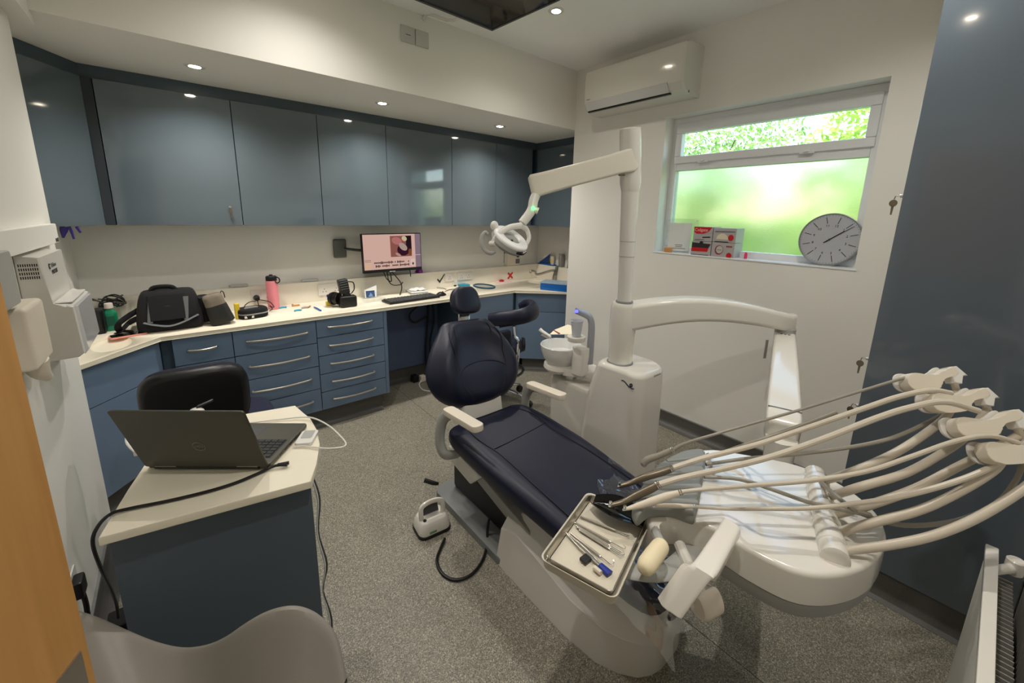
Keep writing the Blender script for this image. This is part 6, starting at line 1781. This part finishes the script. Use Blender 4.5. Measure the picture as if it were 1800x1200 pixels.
g = G(); e_ = Vector((0.6733,0.4412,0.7090)); g.tube([b, e_], [.006, .008], 8, 1, flat=(1.3, .6)); g.obj('blue_end', M('royal_blue', (30, 50, 140), .35), tz)
p = Vector((0.6599,0.5014,0.7055)); g = G(); g.box(p + Vector((-.011, -.009, 0)), p + Vector((.012, .010, .008)), .002); tag(g.obj('black_clip', BLACK), 'small black block beside the tweezers on the tray', 'block')
p = Vector((0.6572,0.4736,0.7055)); q_ = Vector((0.6575,0.4542,0.7055)); g = G(); g.tube([p + UP * .005, q_ + UP * .005], .0055, 8, 1); tag(g.obj('cotton_roll', CREAM), 'cream cotton roll at the tray edge by the blue ends', 'cotton roll')
dsh = thing('black_mirror_dish', 'glossy black curved plastic dish at the tray head', 'dish', (0.8453,0.5566,0.7150))
m0_, m1_ = Vector((0.8155,0.6078,0.7170)), Vector((0.8483,0.4699,0.7170))
dd_ = (m1_ - m0_); L0 = dd_.length; dd_.normalize(); dn_ = UP.cross(dd_)
g = G(); rings = []
for k in range(11):
    t = k / 10
    c_ = m0_ + dd_ * (L0 * t) + UP * (.010 * math.sin(math.pi * t))
    w_ = .004 + .040 * math.sin(math.pi * (.06 + .88 * t)) ** .7
    rings.append([c_ + dn_ * (w_ * x) + UP * (z + .014 * abs(x) ** 2) for x, z in ((-1, 0), (-.5, -.002), (0, -.003), (.5, -.002), (1, 0), (1, .003), (.5, .003), (0, .002), (-.5, .003), (-1, .003))])
g.loft(rings); g.obj('dish_shell', GBLACK, dsh, 60)

# ------------------------------------------------------------------ desk and what is on it
DZ = .735
dk = thing('small_desk', 'small blue desk with a cream rounded top against the left wall', 'desk', (.05, 1.5, 0))
dt = [(-0.2224,1.2408,0.7350), (0.2222,1.1588,0.7350), (0.2555,1.2365,0.7350), (0.2938,1.3468,0.7350), (0.3123,1.4479,0.7350), (0.3126,1.5513,0.7350), (0.2932,1.6999,0.7350), (0.1328,1.7322,0.7350), (-0.0961,1.7744,0.7350), (-0.1814,1.4227,0.7350)]
g = G(); g.prism([Vector(p) - UP * .025 for p in dt], (0, 0, .025), .004); g.obj('desk_top', WORK, dk)
e0, e1 = Vector((-0.2125,1.2769,0.7100)), Vector((0.2261,1.1893,0.7100))
ed = (e1 - e0).normalized(); en = UP.cross(ed)
g = G(); g.prism([(e0.x, e0.y, 0), (e1.x, e1.y, 0), (e1.x, e1.y, .7095), (e0.x, e0.y, .7095)], en * .02, .001); g.obj('modesty_panel', M('dark_blue_panel', (84, 96, 106), .4, var=.06, vscale=3), dk)
g = G(); r0 = e1 + en * .022; g.prism([(r0.x, r0.y, 0), (r0.x + .03, r0.y + .30, 0), (r0.x + .03, r0.y + .30, .7095), (r0.x, r0.y, .7095)], -ed * .02, .001); g.obj('side_panel', BLUEM, dk)
lp_ = thing('laptop', 'open dark laptop seen from behind on the small desk', 'laptop', (.0, 1.4, DZ))
LL, LR = Vector((-.146, 1.509, DZ + .001)), Vector((.138, 1.289, DZ + .001))
lx = (LR - LL).normalized(); ly = UP.cross(lx)
LW = (LR - LL).length
lmx = frame((LL + LR) / 2, lx, ly)
g = G(); slab(g, lmx @ Matrix.Translation((0, .125, .003)), LW, .245, .014, .010, 3, .003); base_ = g.obj('laptop_base', LAPTOP, lp_)
g = G(); slab(g, lmx @ Matrix.Translation((0, .085, .0168)), LW * .92, .105, .0008, .004, 2); g.obj('key_well', BLACK, base_)
for r in range(6):
    for c in range(15):
        g = G(); x0 = -LW * .45 + c * LW * .06; y0 = .038 + r * .0165
        g.box((x0 + .001, y0, .0174), (x0 + LW * .06 - .002, y0 + .0135, .0194), .0, 1, lmx); g.obj('key', BLACK, base_)
g = G(); slab(g, lmx @ Matrix.Translation((0, .19, .0168)), .105, .06, .0006, .003, 2); g.obj('touchpad', DARKG, base_)
for k in range(4):
    g = G(); g.box((LW / 2 - .001, .06 + k * .03, .007), (LW / 2 + .0006, .075 + k * .03, .012), .0, 1, lmx); g.obj('port', BLACK, base_)
la = math.radians(20)
lup = UP * math.cos(la) - ly * math.sin(la)
lidm = frame((LL + LR) / 2 + UP * .012, lx, lup)
g = G(); slab(g, lidm @ Matrix.Translation((0, .118, -.003)), LW * .995, .234, .007, .008, 3, .0025); lid = g.obj('laptop_lid', LAPTOP, lp_)
g = G(); slab(g, lidm @ Matrix.Translation((0, .118, -.0042)), LW * .97, .215, .001, .004, 2); g.obj('laptop_screen', M('dim_screen', (26, 28, 32), .15), lp_)
g = G(); g.cyl(lidm @ Vector((-LW * .42, -.002, .001)), lidm @ Vector((LW * .42, -.002, .001)), .006, n=12); g.obj('hinge', BLACK, lp_)
for a in (-.33, .33):
    g = G(); g.box((a * LW - .03, .002, .0042), (a * LW + .03, .006, .005), 0, 1, lidm); g.obj('hinge_line', STEEL, lp_)
lo_m = frame(lidm @ Vector((0.012, .095, .0042)), lx, lup)
lo_z = lo_m.to_3x3() @ Vector((0, 0, 1))
SILV = M('silver_print', (150, 148, 140), .3, .6)
g = G(); g.tube([lo_m @ Vector((.0165 * math.cos(a * .3927), .0165 * math.sin(a * .3927), .0006)) for a in range(16)], .0009, 6, 2, closed=True); g.obj('logo_ring', SILV, lid)
text('DELL', .0125, lo_m @ Matrix.Translation((0, 0, .0004)), SILV, lid)
pc = thing('power_cable', 'black power cable from the laptop trailing over the desk edge', 'cable', (-.1, 1.3, DZ))
g = G(); g.tube([(0.1821,1.2672,0.7450), (0.1548,1.2847,0.7450), (0.1262,1.2842,0.7420), (0.0596,1.2714,0.7410), (-0.0057,1.2730,0.7410), (-0.0899,1.2899,0.7410), (-0.1685,1.3121,0.7420), (-0.2047,1.3102,0.7450), (-0.2272,1.2896,0.7350), (-0.2397,1.2808,0.7000), (-0.2414,1.3151,0.6000), (-0.2525,1.4284,0.4500), (-0.2693,1.5507,0.3000), (-0.2939,1.6780,0.1500)], .0042, 8, 6); g.obj('cable', BLACK, pc)
g = G(); g.tube([(0.1592,1.2830,0.7460), (0.1884,1.2750,0.7460)], .0055, 8, 1); g.obj('cable_plug', BLACK, pc)
g = G(); p = Vector((-0.3055,1.7270,0.1200)); g.box((p.x - .03, p.y - .03, .004), (p.x + .05, p.y + .06, .10), .008); g.obj('power_brick', BLACK, pc)
wc = thing('white_cable', 'white charging cable looping off the right of the desk', 'cable', (.3, 1.6, DZ))
g = G(); g.tube([(0.1320,1.6323,0.7410), (0.2174,1.5989,0.7410), (0.2858,1.5591,0.7450), (0.3179,1.5122,0.7500), (0.3429,1.4146,0.7550), (0.3567,1.3203,0.7500), (0.3578,1.2771,0.7450), (0.3397,1.2656,0.7450), (0.3015,1.2867,0.7450), (0.2755,1.3211,0.7420), (0.2484,1.3523,0.7410), (0.2185,1.3711,0.7410)], .0028, 8, 6); g.obj('cable', WHITE, wc)
ch = thing('charger_pad', 'white charger with a grey face at the laptop\'s front corner', 'charger', (.27, 1.40, DZ))
g = G(); chm = yaw((0.2678,1.4010,0.7355), 60); slab(g, chm, .085, .055, .012, .010, 3, .003); g.obj('charger_body', WHITE, ch)
g = G(); slab(g, chm @ Matrix.Translation((.012, .0, .0118)), .05, .036, .001, .006, 3); g.obj('charger_face', GREYP, ch)
wm = thing('white_mouse', 'white mouse peeking over the laptop lid', 'mouse', (-0.0141,1.8704,0.7500))
p = Vector((-0.0163,1.7985,0.7545)); g = G(); g.ell(p, (.028, .045, .0185), 16); g.obj('mouse_body', WHITE, wm)
p0_, p1_ = Vector((-0.0137,1.8081,0.7750)), Vector((0.0381,1.8329,0.7800)); g = G(); g.tube([p0_, p0_.lerp(p1_, .1), p1_], [.003, .006, .006], 10, 1); tag(g.obj('black_marker', BLACK), 'black marker pen resting behind the laptop lid', 'pen')
lc = thing('white_lead', 'white lead looping beside the laptop\'s left edge', 'cable', (-.16, 1.55, DZ))
g = G(); g.tube([(-0.1613,1.6011,0.7420), (-0.1807,1.6473,0.7420), (-0.1983,1.7039,0.7450), (-0.2032,1.7490,0.7500), (-0.1990,1.7728,0.7500)], .004, 8, 5); g.obj('lead', WHITE, lc)
g = G(); p = Vector((-0.1660,1.6290,0.7355)); g.box(p + Vector((-.014, -.014, 0)), p + Vector((.014, .014, .02)), .004); g.obj('lead_plug', WHITE, lc)
dc = thing('hanging_leads', 'thin white and dark leads hanging down the desk\'s right side', 'cables', (.25, 1.25, .3))
for k in (0, 1):
    g = G(); g.tube([(e1.x + .012 + .004 * k, e1.y + .04, .70), (e1.x + .022 + .005 * k, e1.y + .03, .62), (e1.x + .014 + .003 * k, e1.y + .04, .50), (e1.x + .026 + .006 * k, e1.y + .03, .38), (e1.x + .016, e1.y + .04, .28), (e1.x + .026 + .006 * k, e1.y + .03, .16), (e1.x + .018, e1.y + .04, .02)], .0028, 6, 5); g.obj('lead', (WHITE, DARKG)[k], dc)

# ------------------------------------------------------------------ office chair behind the desk
oc = thing('office_chair', 'black fabric office chair behind the laptop desk', 'office chair', (.03, 2.1, 0))
oc_c = Vector((.0, 2.02, 0))
bx0 = Vector((-.012, 2.02, .70)); bux = Vector((1, -.10, 0)).normalized(); buz = Vector((.0, -.12, 1)).normalized()
def back_pad(g, hw, hh, th, off=0):
    rings = []
    n = bux.cross(buz).normalized()
    for k, s in ((-th, .84), (-th * .8, .95), (0, 1.0), (th * .8, .95), (th, .84)):
        rr_ = []
        for j in range(36):
            a = 2 * math.pi * j / 36
            x = hw * s * sgn_pow(math.cos(a), .55); z = hh * s * sgn_pow(math.sin(a), .6)
            rr_.append(bx0 + bux * (x * (1 + .10 * (-z / hh) * 0)) + buz * z + n * (k + off - .05 * (x / hw) ** 2))
        rings.append(rr_)
    g.loft(rings)
g = G(); back_pad(g, .188, .165, .03, 0); g.obj('back_shell', BLACK, oc, 60)
g = G(); back_pad(g, .182, .16, .03, -.035); g.obj('back_cushion', M('midnight_fabric', (24, 26, 44), .9, bump=(300, .4)), oc, 60)
sh = Vector((.07, 2.22, .48))
g = G(); g.loft([[sh + Vector((a * k, b * k, z)) for a, b in rrect(.44, .42, .12, 6)] for z, k in ((-.04, .8), (-.02, .96), (.02, 1), (.045, .95), (.055, .8))]); g.obj('seat', M('midnight_seat', (24, 28, 52), .9, bump=(300, .4)), oc, 60)
g = G(); g.tube([bx0 - buz * .05 + Vector((0, -.0, 0)), Vector((.01, 2.05, .55)), Vector((.03, 2.10, .42)), Vector((.07, 2.2, .42))], .02, 10, 4, flat=(1.4, .5)); g.obj('back_bar', BLACK, oc)
g = G(); g.tube([(.07, 2.22, .08), (.07, 2.22, .45)], .025, 14, 1); g.obj('gas_column', BLACK, oc)
for k in range(5):
    a = math.radians(72 * k + 20); d_ = Vector((math.cos(a), math.sin(a), 0)); b_ = Vector((.07, 2.22, 0))
    g = G(); g.tube([b_ + UP * .10, b_ + d_ * .12 + UP * .09, b_ + d_ * .25 + UP * .065], [.022, .02, .016], 10, 3); lg = g.obj('base_leg', BLACK, oc)
    g = G(); c_ = b_ + d_ * .25 + UP * .027; g.cyl(c_ - d_.cross(UP) * .018, c_ + d_.cross(UP) * .018, .027, n=16, bev=.004); g.obj('castor', BLACK, lg)

# ------------------------------------------------------------------ grey moulded tub chair in the foreground
tu = thing('tub_chair', 'grey moulded plastic tub chair in the foreground before the desk', 'chair', (-.05, .62, 0))
rim = [(0.1600,0.6931,0.5800), (0.1590,0.7401,0.6400), (0.1385,0.7688,0.6800), (0.1124,0.7872,0.7050), (0.0853,0.8062,0.7100), (0.0529,0.8329,0.6950), (0.0191,0.8666,0.6600), (-0.0163,0.9099,0.6100), (-0.0523,0.9623,0.5650), (-0.0956,1.0216,0.5350), (-0.1440,1.0842,0.5300), (-0.1943,1.1487,0.5400), (-0.2330,1.1892,0.5600), (-0.2710,1.2222,0.5800), (-0.3211,1.2687,0.5900), (-0.3709,1.2963,0.5800)]
rim = [Vector(p) for p in rim]
rs_ = smooth_path(rim, 4)
sc0 = Vector((-.03, .50, .43))
g = G()
rows = []
for j, t in enumerate((0.0, .04, .12, .25, .4, .58, .78, 1.0)):
    row = []
    for p in rs_:
        q = p.lerp(sc0, t)
        depth = (p.z - sc0.z)
        q.z = sc0.z + depth * (1 - t) ** 2.2
        if t == 0: q.z -= .004
        row.append(q)
    rows.append(row)
# rolled lip
lip = []
for i, p in enumerate(rs_):
    o = (p - sc0); o.z = 0; o.normalize()
    lip.append(p + o * .012 - UP * .006)
lip2 = []
for i, p in enumerate(rs_):
    o = (p - sc0); o.z = 0; o.normalize()
    lip2.append(p + o * .016 - UP * .03)
out2 = []
for i, p in enumerate(rs_):
    q = p.lerp(sc0, .5); q.z = sc0.z - .02 + (p.z - sc0.z) * .22
    out2.append(q - UP * .02)
out3 = [Vector((sc0.x + (p.x - sc0.x) * .05, sc0.y + (p.y - sc0.y) * .05, sc0.z - .025)) for p in rs_]
g.loft([out3, out2, lip2, lip] + rows, caps=False, closed=False)
g.obj('seat_shell', TUB, tu, 60, 1)
p = Vector((0.0292,0.8681,0.6480)); g = G(); g.ell(p, (.006, .006, .006), 10); g.obj('rim_screw', BLACK, tu)
for k, (x, y) in enumerate(((-.20, .70), (.10, .66), (-.18, .36), (.10, .34))):
    g = G(); g.tube([sc0 + Vector((x * .4, (y - .5) * .4, -.02)), (x, y, .008)], [.014, .011], 10, 1); g.obj('leg', CHROME, tu)

# ------------------------------------------------------------------ radiator
ra = thing('radiator', 'white double-panel radiator seen end-on at the lower right', 'radiator', (1.1, -.15, .15))
RX0, RX1, RZ0, RZ1 = .45, 1.47, .14, .715
for y0, nm in ((-.112, 'front_panel'), (-.206, 'rear_panel')):
    g = G()
    n_ = 30
    pr_ = []
    for k in range(n_ + 1):
        x = RX0 + (RX1 - RX0) * k / n_
        pr_.append((x, y0 + (.012 if k % 2 else .004)))
    ring = [Vector((x, y, 0)) for x, y in pr_] + [Vector((RX1, y0 - .006, 0)), Vector((RX0, y0 - .006, 0))]
    g.loft([[p + UP * RZ0 for p in ring], [p + UP * RZ1 for p in ring]]); g.obj(nm, M('radiator_white_' + nm, (214, 212, 206), .3), ra, 20)
    g = G(); g.box((RX0, y0 - .008, RZ1 - .002), (RX1, y0 + .014, RZ1 + .012), .003); g.obj('top_edge', GWHITE, ra)
g = G()
for k in range(64):
    x = RX0 + .02 + (RX1 - RX0 - .04) * k / 63
    g.box((x - .0012, -.152, RZ0 + .05), (x + .0012, -.120, RZ1 - .05))
    g.box((x - .0012, -.196, RZ0 + .05), (x + .0012, -.168, RZ1 - .05))
o_ = g.obj('convector_fins', M('fin_grey', (150, 148, 142), .4), ra); o_['kind'] = 'stuff'
g = G(); g.tube([(1.46, -.118, .668), (1.50, -.14, .665), (1.53, -.155, .662)], .011, 12, 3); g.cyl((1.53, -.155, .645), (1.53, -.155, .685), .017, n=16, bev=.003); g.tube([(1.53, -.155, .665), (1.56, -.19, .66), (1.60, -.225, .655)], .012, 10, 3); g.obj('valve_pipe', GWHITE, ra)
for x in (.6, 1.3):
    g = G(); g.box((x - .02, YF + .0005, .3), (x + .02, -.212, .66)); g.obj('wall_bracket', GWHITE, ra)
